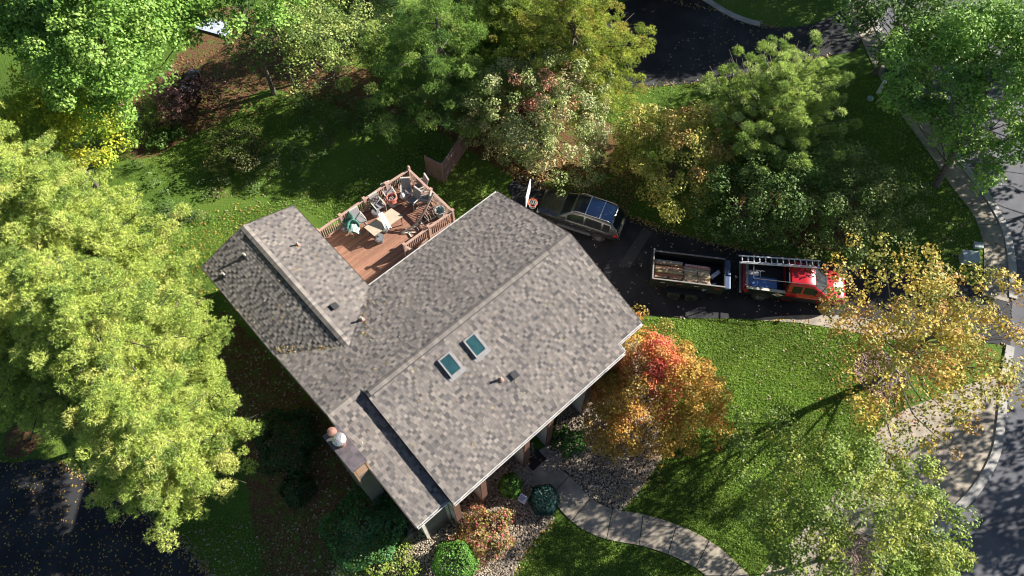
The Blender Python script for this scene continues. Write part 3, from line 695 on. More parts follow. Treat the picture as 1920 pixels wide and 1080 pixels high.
def gsec(x, k):
    zt = float(interp(x, top)); zb_ = 1.0; h = (zt-zb_)/.75; wb = .9*min(1, .86+.14*min((x+2.42)/.4, (1.5-x)/.5)); wt = wb - .2*h
    P = [(wb, zb_), (wb-.01, zb_+.1*h), (wt+.03, zt-.15*h), (wt-.01, zt-.06*h), (wt-.09, zt-.01), (wt-.14, zt+.01), (.3, zt+.028), (0, zt+.03)]
    P = P + [(-y, z) for y, z in P[::-1][1:]]; return Vector((x, *P[k]))
rows = loft(st, 15, gsec)
def is_ws(i, k): return i >= 11 and i <= 13 and 4 <= k <= 9
def is_rw(i, k): return i in (0, 1) and 4 <= k <= 9
def is_win(i, k): return k in (1, 12) and 1 < i < 12 and i not in (2, 4, 7)
def is_sun(i, k): return i in (8, 9) and 5 <= k <= 8
is_top = lambda i, k: 3 <= i <= 9 and 5 <= k <= 8
grid_mesh(rows, 'roof', paint('roof paint with sky reflection tint', (.12,.2,.33), .6, .2), suv, lambda i, k: is_top(i,k) and not is_sun(i,k))  # blue of the reflected sky is painted into the roof colour
grid_mesh(rows, 'pillars', paint('silver grey paint', (.2,.2,.21), .6, .25), suv, lambda i, k: not (is_top(i,k) or is_ws(i,k) or is_rw(i,k) or is_win(i,k) or is_sun(i,k)))
grid_mesh(rows, 'windshield', M['glass'], suv, is_ws); grid_mesh(rows, 'rear_window', M['glass'], suv, is_rw)
grid_mesh(rows, 'side_window', M['glass'], suv, lambda i,k: is_win(i,k) and k == 1); grid_mesh(rows, 'side_window', M['glass'], suv, lambda i,k: is_win(i,k) and k == 12); grid_mesh(rows, 'sunroof', M['glass'], suv, is_sun)
for s in (1, -1): MB().tube([(.2,s*.66,1.74),(.05,s*.66,1.81),(-1.7,s*.64,1.79),(-1.9,s*.64,1.71)], .02, 6).build('roof_rail', M['metal'], suv)
for x in (-.42, -1.25): MB().bar((x,-.66,1.815),(x,.66,1.815), .05,.03).build('roof_bar', M['silver'], suv)
for s in (1, -1):
    for x in (1.52, -1.42): wheel(suv, x, s*.88, .37, .24, M['metal'], s)
arches(suv, [(1.52,1),(1.52,-1),(-1.42,1),(-1.42,-1)], .37, .982, M['black'])
for s in (1, -1):
    MB().lathe([(.01,-.1),(.08,-.06),(.1,0),(.08,.05),(.01,.08)], 10, Matrix.Translation((.75,s*1.06,1.13))).build('mirror', gp, suv, smooth=True)
    MB().box((2.2, min(s*.5,s*.82), .68), (2.4, max(s*.5,s*.82), .8)).build('headlight', M['white'], suv, bevel=.03)
    MB().box((-2.47, min(s*.6,s*.88), .8), (-2.2, max(s*.6,s*.9), .98)).build('tail_light', mat('red tail lamp', (.5,.03,.03), .25), suv, bevel=.03)
    MB().bar((1.05,s*1.0,.42),(-.95,s*1.0,.42), .1, .05).build('running_board', M['metal'], suv)
    mb = MB(); 
    for x in (.3, -.75): MB().bar((x,s*.995,.92),(x-.2,s*.995,.92), .03,.03).build('door_handle', M['metal'], suv)
    mb = MB()
    for x in (.95, -.05, -1.02): MB().bar((x,s*.981,.42),(x-.02,s*.965,1.02), .012,.02).build('door_seam', M['black'], suv)
MB().box((-2.53,-.72,.45),(-2.4,.72,.6)).build('bumper', M['metal'], suv, bevel=.03); MB().box((-2.525,-.25,.72),(-2.49,.25,.86)).build('number_plate', M['white'], suv)

# --- red pickup truck
p0 = G(1396,517,.85); p1 = G(1584,541,.85); mid = (p0+p1)/2; ang = math.atan2(p1.y-p0.y, p1.x-p0.x)
tr = empty('pickup_truck', (mid.x, mid.y, .03), ang, 'red pickup truck with a ladder rack and white emblem on the bonnet', 'truck')
rp = paint('red truck paint', (.58,.006,.018), .05, .34); bp = paint('black side panel', (.025,.028,.028), .1, .3)
LT = 5.5
body_shell(tr, 2.75, 1.94, [(-1.375,1.12),(0,1.12),(.2,1.12),(.9,1.08),(1.2,.98),(1.375,.7)], [(-1.375,.95),(.6,.96),(1.15,.9),(1.375,.72)], rp).location = (1.375, 0, 0)
st = [-.55,-.5,-.42,-.3,.2,.3,.75,.85,1.0,1.3,1.62]
top = [(-.55,1.1),(-.5,1.62),(-.42,1.76),(.3,1.8),(.75,1.76),(.9,1.66),(1.62,1.12)]
def tsec(x, k):
    zt = float(interp(x, top)); zb_ = 1.0; h = (zt-zb_)/.78; wb = .88; wt = wb - .17*h
    P = [(wb, zb_), (wb-.01, zb_+.12*h), (wt+.03, zt-.18*h), (wt-.01, zt-.06*h), (wt-.07, zt-.01), (wt-.13, zt+.008), (.3, zt+.02), (0, zt+.025)]
    P = P + [(-y, z) for y, z in P[::-1][1:]]; return Vector((x, *P[k]))
rows = loft(st, 15, tsec)
ws = lambda i, k: i >= 7 and 4 <= k <= 9
wi = lambda i, k: k in (1, 12) and i in (3, 5, 6, 7)
rw_ = lambda i, k: i == 0 and 4 <= k <= 9
grid_mesh(rows, 'cab', rp, tr, lambda i,k: not (ws(i,k) or wi(i,k) or rw_(i,k))); grid_mesh(rows, 'windshield', M['glass'], tr, ws); grid_mesh(rows, 'rear_window', M['glass'], tr, rw_)
grid_mesh(rows, 'side_window', M['glass'], tr, lambda i,k: wi(i,k) and k == 1); grid_mesh(rows, 'side_window', M['glass'], tr, lambda i,k: wi(i,k) and k == 12)
MB().box((-.56,-.93,.32),(.0,.93,1.11)).build('cab_back', rp, tr, bevel=.03)
for s in (1, -1):
    y0_, y1_ = sorted((s*.8, s*.96)); MB().box((-2.68,y0_,.45),(-.57,y1_,1.12)).build('bed_side', bp, tr, bevel=.03); MB().bar((-2.66,s*.88,1.135),(-.58,s*.88,1.135), .15,.03).build('bed_rail', M['cream'] if s < 0 else bp, tr)
    MB().box((-2.72, min(s*.8,s*.97), .72),(-2.5, max(s*.8,s*.97), 1.02)).build('tail_light', mat('red truck lamp', (.5,.02,.02), .25), tr, bevel=.03)
    MB().box((2.45, min(s*.5,s*.8), .72),(2.68, max(s*.5,s*.82), .9)).build('headlight', M['white'], tr, bevel=.03)
    MB().lathe([(.01,-.14),(.09,-.1),(.1,.06),(.01,.1)], 10, Matrix.Translation((1.15,s*1.1,1.2))).build('mirror', M['black'], tr, smooth=True)
    for x in (1.75, -1.75): wheel(tr, x, s*.86, .39, .26, M['metal'], s)
    MB().box((-.55, min(s*.955,s*.975), .45), (1.2, max(s*.955,s*.978), .8)).build('door_panel', bp, tr, bevel=.008)
arches(tr, [(1.75,1),(1.75,-1),(-1.75,1),(-1.75,-1)], .39, .972, M['black'])
MB().box((-2.66,-.8,.62),(-.57,.8,.68)).build('bed_floor', M['black'], tr)
MB().box((-2.76,-.8,.6),(-2.68,.8,1.13)).build('tailgate', rp, tr, bevel=.02); MB().box((-2.92,-.9,.42),(-2.77,.9,.6)).build('bumper', M['metal'], tr, bevel=.03)
MB().bar((-2.67,0,.99),(-2.55,0,.99),1.5,.2).build('tailgate_cap', M['metal'], tr)
# white emblem on the bonnet: an irregular winged shape laid on the curved metal
em = MB(); out = [(1.95,-.05),(2.05,.12),(2.2,.1),(2.32,.42),(2.42,.38),(2.4,.12),(2.5,.02),(2.46,-.2),(2.52,-.45),(2.38,-.52),(2.3,-.3),(2.16,-.36),(2.02,-.3)]
cx_, cy_ = 2.28, -.05
def zb_h(x, y): return float(interp(x-1.375, [(-1.375,1.12),(0,1.12),(.2,1.12),(.9,1.08),(1.2,.98),(1.375,.7)])) + .045 - .045*min(abs(y)/.8, 1)**1.5 + .006
for k in range(len(out)):
    a, b = out[k], out[(k+1) % len(out)]
    for i in range(4):
        t0, t1 = i/4, (i+1)/4; P = [(cx_+(a[0]-cx_)*t1, cy_+(a[1]-cy_)*t1), (cx_+(b[0]-cx_)*t1, cy_+(b[1]-cy_)*t1), (cx_+(b[0]-cx_)*t0, cy_+(b[1]-cy_)*t0), (cx_+(a[0]-cx_)*t0, cy_+(a[1]-cy_)*t0)]
        em.face([(x, y, zb_h(x, y)) for x, y in (P if i else P[:3])])
em.build('emblem', M['white'], tr)
lg = MB(); Q = [(-.32,.0),(.0,.16),(.32,0),(0,-.16)]; lg.face([(-.95+x, -.978, .88+z*1.0) for x, z in Q]); e_ = lg.build('side_emblem', M['white'], tr)
lg = MB(); lg.face([(-.95+x*.5, -.983, .88+z*.5) for x, z in Q]); lg.build('emblem_centre', rp, e_)
# rack: four posts and rails
rk = MB()
for x in (-2.5, -.62):
    for s in (1, -1): rk.bar((x,s*.86,1.14),(x,s*.8,1.95), .04,.04)
    rk.bar((x,-.8,1.95),(x,.8,1.95), .05,.04)
for s in (1, -1): rk.bar((-2.5,s*.8,1.97),(1.35,s*.72,1.97), .035,.035)
rk.bar((1.3,-.72,1.97),(1.3,.72,1.97), .04,.035)
for s in (1, -1): rk.bar((1.3,s*.72,1.96),(1.2,s*.8,1.2), .03,.03)
rk.build('ladder_rack', M['black'], tr)
# ladder on the rack (its own thing)
La = [G(*p_, 2.05) for p_ in ((1385,479),(1535,489),(1537,499),(1383,489))]
ld = empty('ladder', La[0], 0, 'aluminium ladder lying on the rack of the red pickup truck', 'ladder'); o = Vector(ld.location)
a, b = La[0]-o, La[1]-o; dd = (b-a).normalized(); sd2 = Vector((dd.y,-dd.x,0)); wdt = .45; b = a + dd*4.35
mb = MB(); mb.bar(a, b, .035,.09); mb.bar(a+sd2*wdt, b+sd2*wdt+dd*.05, .035,.09); mb.bar(a+sd2*.045+Vector((0,0,.05)), b+sd2*.045-dd*.3+Vector((0,0,.05)), .03,.06); mb.bar(a+sd2*(wdt-.045)+Vector((0,0,.05)), b+sd2*(wdt-.045)-dd*.3+Vector((0,0,.05)), .03,.06); mb.build('side_rail', M['silver'], ld)
for k in range(14): q = a + dd*(.18+k*.31); MB().bar(q+sd2*.02, q+sd2*(wdt-.02), .045,.045).build('rung', M['silver'], ld)
# load in the truck bed
def in_truck(x, y, z): q = Matrix.Translation(tr.location) @ Matrix.Rotation(ang, 4, 'Z') @ Vector((x, y, z)); return q
tb = empty('tool_chest', in_truck(-1.75,-.42,.68), ang, 'blue grey tool chest in the bed of the red truck', 'tool chest')
MB().box((-.75,-.3,0),(.7,.3,.36)).build('chest', mat('blue grey metal', (.06,.09,.16), .4), tb, bevel=.04); MB().box((-.78,-.32,.362),(.73,.32,.42)).build('lid', mat('blue metal lid', (.1,.2,.5), .3), tb, bevel=.03)
for k, (x, y) in enumerate(((-2.4,.12),(-2.1,.1))):
    bk = empty('bucket', in_truck(x, y, .68), 0, ('white bucket nearest the tailgate in the red truck bed', 'second white bucket from the tailgate in the red truck bed')[k], 'bucket', 'white buckets in the truck bed')
    MB().lathe([(.11,0),(.14,.32),(.15,.33)], 16).build('pail', M['white'], bk, smooth=True); MB().lathe([(.155,.335),(.155,.36),(.13,.365)], 16).build('lid', M['white'], bk)
ar = empty('roller_frame', in_truck(-1.75,.18,.7), ang, 'white metal frame lying beside the buckets in the truck bed', 'frame')
mb = MB(); mb.bar((-.4,.12,.35),(.1,.12,.35),.04,.04); mb.bar((-.15,.14,.35),(-.15,-.3,.35),.04,.04); mb.bar((-.15,.12,.33),(-.15,.12,0),.04,.04); mb.build('frame', M['white'], ar)

# ------------------------------------------------------------------ black dump trailer with board stacks
q0 = G(1226,470,1.55); q1 = G(1358,484,1.55); q2 = G(1362,540,1.55); q3 = G(1226,522,1.55); mid = (q0+q1+q2+q3)/4; ta = math.atan2((q1-q0+q2-q3).y, (q1-q0+q2-q3).x); TLn = ((q1-q0).length+(q2-q3).length)/2; TW = ((q0-q3).length+(q1-q2).length)/2
tl = empty('dump_trailer', (mid.x, mid.y, .03), ta, 'black dump trailer full of old boards hitched behind the red truck', 'trailer')
hx, hy = TLn/2, TW/2; bk_ = mat('black painted steel', (.022,.022,.024), .5, scale=3); gy = mat('worn grey steel edge', (.3,.27,.25), .5, scale=9); bl = mat('blue grey steel', (.1,.14,.24), .4, .2, scale=3)
for s in (1, -1):
    y0_, y1_ = sorted((s*hy, s*(hy-.05))); MB().box((-hx,y0_,.72),(hx,y1_,1.5)).build('side_wall', bk_, tl)
    MB().bar((-hx,s*(hy-.025),1.52),(hx,s*(hy-.025),1.52),.07,.04).build('top_rail', gy, tl)
    for k in range(7): x = -hx+.25+k*(2*hx-.5)/6; MB().bar((x,s*(hy+.025),.72),(x,s*(hy+.025),1.49),.05,.06).build('stake', bk_, tl)
    MB().bar((-1.15,s*(hy+.18),.86),(1.0,s*(hy+.18),.86),.34,.03).build('fender', bk_, tl)
    for x in (-.6, .35): wheel(tl, x, s*(hy+.17), .36, .22, M['black'], s)
    for k, x in enumerate((-hx+.4, -.6, .3, hx-.5)): MB().bar((x,s*(hy+.056),1.36),(x+.28,s*(hy+.056),1.36),.01,.05).build('reflector', mat('red and white reflector', (.6,.1,.08) if k % 2 else (.6,.55,.5), .3), tl)
MB().box((-hx,-hy+.051,.66),(hx,hy-.051,.72)).build('floor', bk_, tl); MB().box((hx-.05,-hy+.052,.721),(hx,hy-.052,1.5)).build('front_wall', bk_, tl)
MB().box((hx+.001,-hy+.0,1.3),(hx+.3,hy,1.42)).build('tarp_box', bl, tl, bevel=.03); MB().box((-hx-.06,-hy,.66),(-hx-.005,hy,1.45)).build('tail_gate', bk_, tl); MB().bar((-hx-.02,-hy-.02,1.56),(-hx-.02,hy+.1,1.56),.07,.07).build('gate_bar', gy, tl)
MB().box((-hx,-.45,.45),(hx,.45,.655)).build('chassis', bk_, tl)
mb = MB(); mb.bar((hx,-.6,.52),(hx+1.0,0,.52),.1,.12); mb.bar((hx,.6,.52),(hx+1.0,0,.52),.1,.12); mb.bar((hx+.9,0,.52),(hx+1.3,0,.52),.1,.1); mb.build('hitch', bk_, tl)
MB().lathe([(.05,-.3),(.05,.5),(.08,.52),(.08,.56)], 10, Matrix.Translation((hx+.65,.0,.7))).build('jack', M['black'], tl)
def in_tl(x, y, z): return Matrix.Translation(tl.location) @ Matrix.Rotation(ta, 4, 'Z') @ Vector((x, y, z))
proto = None; WC = [(.66,.42,.26),(.54,.35,.22),(.74,.5,.33),(.42,.29,.2)]
rows_ = [(-hx+.85, 9, 1.5), (-hx+2.4, 9, 1.5)]; ORD = ('first','second','third','fourth','fifth','sixth','seventh','eighth','ninth'); cnt = 0
for ci, (xc_, nrow, L_) in enumerate(rows_):
    for r_ in range(nrow):
        for lay in range(4 if (r_ in (2,3,4,6) and ci == 0) else 3):
            mb = MB(); k = .75+.5*random.random(); c_w = random.choice(WC); mb.cur = tuple(x*k for x in c_w); yy = -.58+r_*.125 + (.1 if ci == 0 else 0)
            l2 = L_/2*random.uniform(.9,1)
            for h in range(3):
                mb.cur = tuple(x*k*random.uniform(.7,1.2) for x in c_w); mb.box((-l2+random.uniform(-.03,.03), -.055, h*.045), (random.uniform(-.05,.05), .055, h*.045+.04)); mb.box((.06, -.055, h*.045), (l2+random.uniform(-.05,.03), .055, h*.045+.04))
            o_ = mb.build('board_bundle', M['wood']); o_.location = in_tl(xc_+random.uniform(-.03,.03), yy, .76+lay*.142); o_.rotation_euler = (0,0,ta+random.uniform(-.03,.03)); cnt += 1
            tag(o_, '%s bundle of old brown boards from the near trailer wall, %s layer, %s stack' % (ORD[r_], ('bottom','second','third','top')[lay], ('rear','front')[ci]), 'board bundle', 'board bundles in the trailer')
for k, (x, y, c, s_, lab) in enumerate(((.2,-.72,(.12,.2,.4),.34,'crumpled blue sheet along the near side of the trailer'),(.55,-.74,(.75,.75,.8),.22,'crumpled white sheet along the near side of the trailer'),(1.15,-.72,(.3,.36,.45),.4,'grey blue panel scrap along the near side of the trailer'),(-.9,-.72,(.2,.08,.07),.3,'dark red scrap along the near side of the trailer'),(1.5,.1,(.75,.76,.8),.3,'pale rolled sheet at the front of the trailer'))):
    mb = MB(); n_ = 6
    zz = [[random.uniform(0,.14) for _ in range(n_)] for _ in range(n_)]
    for i in range(n_-1):
        for j in range(n_-1):
            q = lambda a_, b_: ((a_/(n_-1)-.5)*s_*2, (b_/(n_-1)-.5)*s_*.7, zz[a_][b_]+.1)
            mb.face([q(i,j), q(i+1,j), q(i+1,j+1), q(i,j+1)])
    mb.box((-s_,-s_*.3,0),(s_*.9,s_*.3,.09)); o_ = mb.build('scrap_sheet', mat('scrap '+str(k), c, .6)); o_.location = in_tl(x, y, .95); o_.rotation_euler = (0,0,ta+.2*k); tag(o_, lab, 'scrap')

# ------------------------------------------------------------------ things on the deck
HD = lambda u, v, z=DZ: (lambda p: (p.x, p.y, z))(G(u, v, z))
def sling_chair(loc, rz, label, top_m=None):
    t = empty('patio_chair', loc, rz, label, 'patio chair', 'sling chairs on the deck')   # faces +x
    MB().bar((.24,0,.43),(-.2,0,.4),.46,.025).build('seat', M['sling'], t)
    b = MB().bar((-.2,0,.42),(-.42,0,1.0),.46,.025, up=(1,0,0)).build('backrest', M['sling'], t); MB().bar((-.43,-.27,1.03),(-.43,.27,1.03),.08,.07).build('head_bar', M['slingtop'], b)
    for s in (1,-1):
        mb = MB(); mb.tube([(-.43,s*.25,1.02),(-.22,s*.25,.43),(.25,s*.25,.43)], .018, 6); mb.tube([(-.3,s*.28,.64),(.22,s*.28,.64),(.3,s*.28,.6),(.3,s*.27,.02),(-.3,s*.27,.02)], .018, 6); mb.build('side_frame', M['slingtop'], t)
        MB().bar((-.28,s*.285,.665),(.24,s*.285,.665),.06,.025).build('armrest', M['slingtop'], t)
    return t
for (u, v, a_, lab) in ((676,415,-52,'grey sling chair between the green plastic chair and the table'),(712,388,-52,'grey sling chair behind the white folded umbrella by the far rail'),(733,368,-60,'grey sling chair just behind the coiled red hose'),(764,360,-85,'grey sling chair by the far rail with a white bag on it'),(790,352,-150,'grey sling chair tucked into the far corner of the deck'),(777,378,-130,'grey sling chair in the middle of the far group of chairs'),(797,374,175,'grey sling chair turned sideways beside the curved stand')):
    sling_chair(HD(u, v+6), R(a_), lab)
t = empty('patio_table', HD(720,432), 0, 'beige rectangular stone topped table in the middle of the deck', 'table')
o = Vector(t.location); cs = [G(*p_, DZ+.74)-o for p_ in ((683,427),(702,443),(756,406),(734,391))]
mb = MB(); up_ = Vector((0,0,.04)); mb.face([c+up_ for c in cs]); mb.face([c for c in cs][::-1])
for i in range(4): j = (i+1) % 4; mb.face([cs[i], cs[j], cs[j]+up_, cs[i]+up_])
tt = mb.build('tabletop', M['tabletop'], t)
cm = sum(cs, Vector())/4
for c in cs:
    q = c.lerp(cm, .12); MB().bar((q.x,q.y,0),(q.x,q.y,DZ and .735),.05,.05).build('leg', M['metal'], t)
um = empty('folded_umbrella', HD(722,418,DZ+.78), R(118), 'white folded cloth bundle lying on the beige patio table', 'folded umbrella'); mb = MB()
for k in range(5): mb.bar((-.5+.03*k,-.16+.075*k,.05),( .5-.02*k,-.1+.06*k,.3+.03*k), .05,.07)
mb.build('cloth', M['white'], um); MB().tube([(-.55,0,.06),(.6,.05,.42)], .02, 8).build('pole', M['metal'], um)
def plastic_chair(loc, rz, label):
    t = empty('plastic_chair', loc, rz, label, 'plastic chair', 'green plastic chairs on the deck')
    mb = MB(); mb.lathe([(.02,.4),(.22,.41),(.25,.44),(.22,.45),(.02,.44)], 20); mb.build('seat', M['green'], t, smooth=True); mb = MB(); n_ = 14
    for k in range(n_):
        a0_, a1_ = math.pi*(.35+1.3*k/n_), math.pi*(.35+1.3*(k+1)/n_); h = lambda a: .66+.26*math.sin((a/math.pi-.35)/1.3*math.pi)
        for r0_, r1_, flip in ((.25,.31,0),(.235,.295,1)):
            P = [(r0_*math.cos(a0_), r0_*math.sin(a0_), .43), (r0_*math.cos(a1_), r0_*math.sin(a1_), .43), (r1_*math.cos(a1_), r1_*math.sin(a1_), h(a1_)), (r1_*math.cos(a0_), r1_*math.sin(a0_), h(a0_))]
            mb.face(P[::-1] if flip else P)
        mb.bar((.303*math.cos(a0_), .303*math.sin(a0_), h(a0_)),(.303*math.cos(a1_), .303*math.sin(a1_), h(a1_)),.045,.03)
    mb.build('backrest', M['green'], t, smooth=True)
    for x, y in ((.2,.2),(.2,-.2),(-.2,.2),(-.2,-.2)): MB().tube([(x*.85,y*.85,.42),(x*1.2,y*1.2,0)], [.03,.02], 6).build('leg', M['green'], t)
    return t
plastic_chair(HD(656,424), R(-100), 'upright green plastic tub chair nearest the wing roof'); plastic_chair(HD(668,438), R(-60), 'green plastic chair with a cloth on it in front of the other green chair')
cl = empty('cloth', HD(664,432,DZ+.52), 0, 'pale crumpled cloth lying on the front green plastic chair', 'cloth'); mb = MB()
zz = [[random.uniform(.0,.12) for _ in range(7)] for _ in range(7)]
for i in range(6):
    for j in range(6): q = lambda a_, b_: ((a_/6-.5)*.6, (b_/6-.5)*.5, zz[a_][b_]+.3*math.cos((a_/6-.5)*2.6)-.1); mb.face([q(i,j), q(i+1,j), q(i+1,j+1), q(i,j+1)])
mb.build('cloth_sheet', mat('pale green cloth', (.42,.52,.46), .8), cl)
hz = empty('garden_hose', HD(737,383), 0, 'coiled orange red hose on a reel among the chairs', 'hose'); 
for k in range(6):
    r_ = .3-.02*(k % 3); MB().tube([(r_*math.cos(t)+random.uniform(-.01,.01), r_*math.sin(t), .45+.05*k+.02*math.sin(3*t+k)) for t in np.linspace(0, 6.28, 26)], .025, 6, cap=False).build('coil', M['red hose'], hz)
MB().lathe([(.02,.0),(.24,.02),(.24,.06),(.1,.08),(.1,.5),(.16,.52),(.02,.54)], 16).build('reel', M['cream'], hz, smooth=True)
bg_ = MB().lathe([(.02,0),(.15,.02),(.18,.12),(.14,.24),(.05,.3),(.01,.31)], 12).build('plastic_bag', M['white'], None, smooth=True); bg_.location = HD(756,370,DZ+.46); tag(bg_, 'white knotted bag on the sling chair by the far rail', 'bag')
for (u, v, r_, h, m_, lab) in ((826,404,.27,.5,'pale','large pale plastic tub in the right corner of the deck'),(713,452,.25,.34,'greyp','round grey bucket in front of the beige table'),(722,434,.2,.3,'greyp','small grey bucket half under the beige table'),(705,404,.2,.34,'greyp','grey bucket behind the folded umbrella'),(648,432,.2,.3,'greyp','grey bucket beside the green chairs nearest the wing roof')):
    bk = empty('bucket', HD(u, v), 0, lab, 'bucket', 'buckets on the deck'); MB().lathe([(r_*.75,0),(r_*.98,h),(r_*1.08,h),(r_*1.08,h+.03),(r_*.92,h+.03),(r_*.7,.04),(.01,.03)], 24).build('pail', M[m_], bk, smooth=True)
    if m_ == 'greyp': MB().lathe([(.01,h+.02),(r_*.9,h+.03),(r_*.9,h+.045),(.01,h+.05)], 24).build('lid', M['greyp'], bk)
# curved hanging-chair stand with rope
hs = empty('hammock_stand', HD(753,438), 0, 'curved weathered stand with netting arching over the right half of the deck', 'hammock stand'); o = Vector(hs.location)
pts = [G(753,437,DZ+.05)-o, G(778,421,DZ+.4)-o, G(795,398,DZ+1.0)-o, G(806,376,DZ+1.5)-o, G(813,361,DZ+1.85)-o]; pts = smooth_line(pts, 5)
MB().tube(pts, [.055]*len(pts), 8).build('arch', M['rope'], hs, smooth=True)
mb = MB(); q = pts[0]; mb.bar(q, q+Vector((.75,.05,0)),.07,.05); mb.bar(q+Vector((.2,.3,0)), q+Vector((.55,-.25,0)),.06,.05); mb.bar(q, G(820,405,DZ+.05)-o, .07,.05); mb.build('foot', M['cream'], hs)
mb = MB()
for k in range(16):
    t = k/15; i = int(3+t*(len(pts)-6)); p_ = pts[i]; e_ = p_ + Vector((.25+.25*random.random(), -.35*random.random()-.1, -.5*random.random()-.25)); mb.tube([p_, p_.lerp(e_, .5)+Vector((.08,0,-.1)), e_], [.02,.015,.01], 4)
mb.build('netting', M['rope'], hs)
nb_ = empty('board_pile', HD(806,404), R(30), 'scattered pile of brown sticks under the curved stand on the deck', 'stick pile'); mb = MB()
for k in range(26): x, y = random.uniform(-.55,.55), random.uniform(-.35,.35); a_ = random.uniform(0,3.1); l_ = random.uniform(.15,.4); mb.bar((x-l_*math.cos(a_),y-l_*math.sin(a_),.02+.012*k*.3),(x+l_*math.cos(a_),y+l_*math.sin(a_),.03+.012*k*.3),.025,.02)
mb.build('sticks', M['brown'], nb_)
for (u, v) in ((703,392),(751,352)):               # wire plant climbers by the rail
    w_ = empty('wire_screen', HD(u, v), R(42), ('dark scrolled metal screen behind the table' if u < 720 else 'dark scrolled metal screen in the far corner of the deck'), 'metal screen', 'scrolled metal screens'); mb = MB()
    for k in range(4):
        for j in range(4):
            mb.tube([(-.27+.18*k+.075*math.cos(t), 0, .2+.22*j+.1*math.sin(t)) for t in np.linspace(0, 6.28, 12)], .014, 4, cap=False)
    mb.bar((-.38,0,.05),(-.38,0,1.0),.025,.025); mb.bar((.38,0,.05),(.38,0,1.0),.025,.025); mb.bar((-.38,0,1.0),(.38,0,1.0),.025,.025); mb.build('scrollwork', mat('dark brown iron', (.09,.06,.05), .5), w_)

# ------------------------------------------------------------------ front of the house
ys_ = empty('yard_sign', (*G(980,936,.45)[:2], 0), R(-33), 'small blue and white yard sign between the two globe shrubs', 'yard sign')
fr = Matrix.Translation((0,0,.5)) @ Matrix.Rotation(R(38), 4, 'X'); mb = MB(); mb.box((-.2,-.2,-.01),(.2,.2,.01), fr); bo = mb.build('board', mat('pale sign face', (.6,.66,.75), .4), ys_)
mb = MB(); blu = mat('sign blue', (.03,.09,.33), .4)
mb.box((-.15,.12,.0105),(.15,.145,.014), fr); mb.box((-.15,-.145,.0105),(-.125,.115,.014), fr)
for k in range(3): mb.box((-.1,.05-.07*k,.0105),(.1-.03*k,.085-.07*k,.014), fr)
mb.build('printed_lines', blu, bo); MB().tube([(0,0,-.05),(0,0,.5)], .015, 6).build('stake', M['metal'], ys_)
dm = MB().box((-.45,-.35,0),(.45,.35,.02)).build('door_mat', mat('dark mat', (.03,.022,.02), .9)); dm.location = (*G(1003,862,.05)[:2], .055); dm.rotation_euler = (0,0,PHI); tag(dm, 'dark door mat on the slab at the front door', 'door mat')
rl_ = empty('hose_reel', GT(742,985), PHI+1.57, 'black hose coil hanging low on the wall below the chimney', 'hose reel')
for k in range(4): MB().tube([(.32*math.cos(t), .05*k, .55+.32*math.sin(t)) for t in np.linspace(0, 6.28, 24)], .022, 6, cap=False).build('coil', M['black'], rl_)
MB().box((-.06,-.05,0),(.06,.25,.6)).build('bracket', M['black'], rl_)
ac = empty('air_conditioner', GT(757,1004), PHI, 'dark air conditioner unit at the left wall beside the yew', 'air conditioner')
MB().box((-.35,-.35,0),(.35,.35,.7)).build('cabinet', M['greyp'], ac, bevel=.03)
mb = MB()
for k in range(6): mb.lathe([(.05+.045*k,.71),(.06+.045*k,.72),(.055+.045*k,.705)], 20)
mb.build('fan_grille', M['black'], ac)
# ------------------------------------------------------------------ by the street
bn = empty('waste_bin', (*GT(1668,134)[:2], 0), R(60), 'dark wheeled bin standing on the pavement at the top right', 'bin'); MB().box((-.3,-.28,.05),(.3,.28,.95)).build('bin_body', M['black'], bn, bevel=.05); MB().box((-.33,-.31,.955),(.33,.31,1.03)).build('lid', M['greyp'], bn, bevel=.03)
for s in (1,-1): MB().lathe([(.12,-.04),(.12,.04)], 14, Matrix.Translation((-.3,s*.22,.13)) @ Matrix.Rotation(R(90),4,'X')).build('wheel', M['black'], bn)
tbn = empty('round_bin', (*GT(1664,141)[:2], 0), 0, 'round dark green tub beside the dark wheeled bin', 'bin'); MB().lathe([(.26,0),(.34,.55),(.37,.56),(.37,.6),(.3,.6),(.22,.06),(.01,.05)], 24).build('tub', mat('dark green plastic', (.02,.09,.07), .4), tbn, smooth=True); MB().lathe([(.01,.4),(.28,.41),(.28,.43),(.01,.44)], 20).build('contents', M['greyp'], tbn)
pd = empty('utility_pedestal', GT(1646,175), 0, 'white utility pedestal post on the lawn below the round bin', 'pedestal'); MB().lathe([(.12,-.05),(.12,1.0)], 14).build('post', M['white'], pd, smooth=True); MB().lathe([(.135,1.0),(.13,1.06),(.05,1.12),(.01,1.13)], 14).build('cap', M['white'], pd, smooth=True)
lc_ = MB().lathe([(.2,0),(.2,.12),(.14,.2),(.01,.22)], 16).build('ground_cap', mat('pale green cap', (.35,.5,.42), .5), None, smooth=True); lc_.location = GT(1631,186); tag(lc_, 'small pale green round cap in the grass beside the white pedestal', 'utility cap')
for u, v, sx, h, lab in ((1812,488,.42,.5,'larger pale grey utility box on the lawn behind the yellow tree'),(1831,463,.22,.2,'small flat grey utility box near the pavement')):
    ub = empty('utility_box', GT(u, v), R(-8), lab, 'utility box', 'utility boxes by the pavement'); MB().box((-sx,-sx*.7,-.02),(sx,sx*.7,h)).build('cabinet', M['pale'], ub, bevel=.02); MB().box((-sx-.03,-sx*.7-.03,h+.001),(sx+.03,sx*.7+.03,h+.05)).build('lid', M['pale'], ub, bevel=.015)
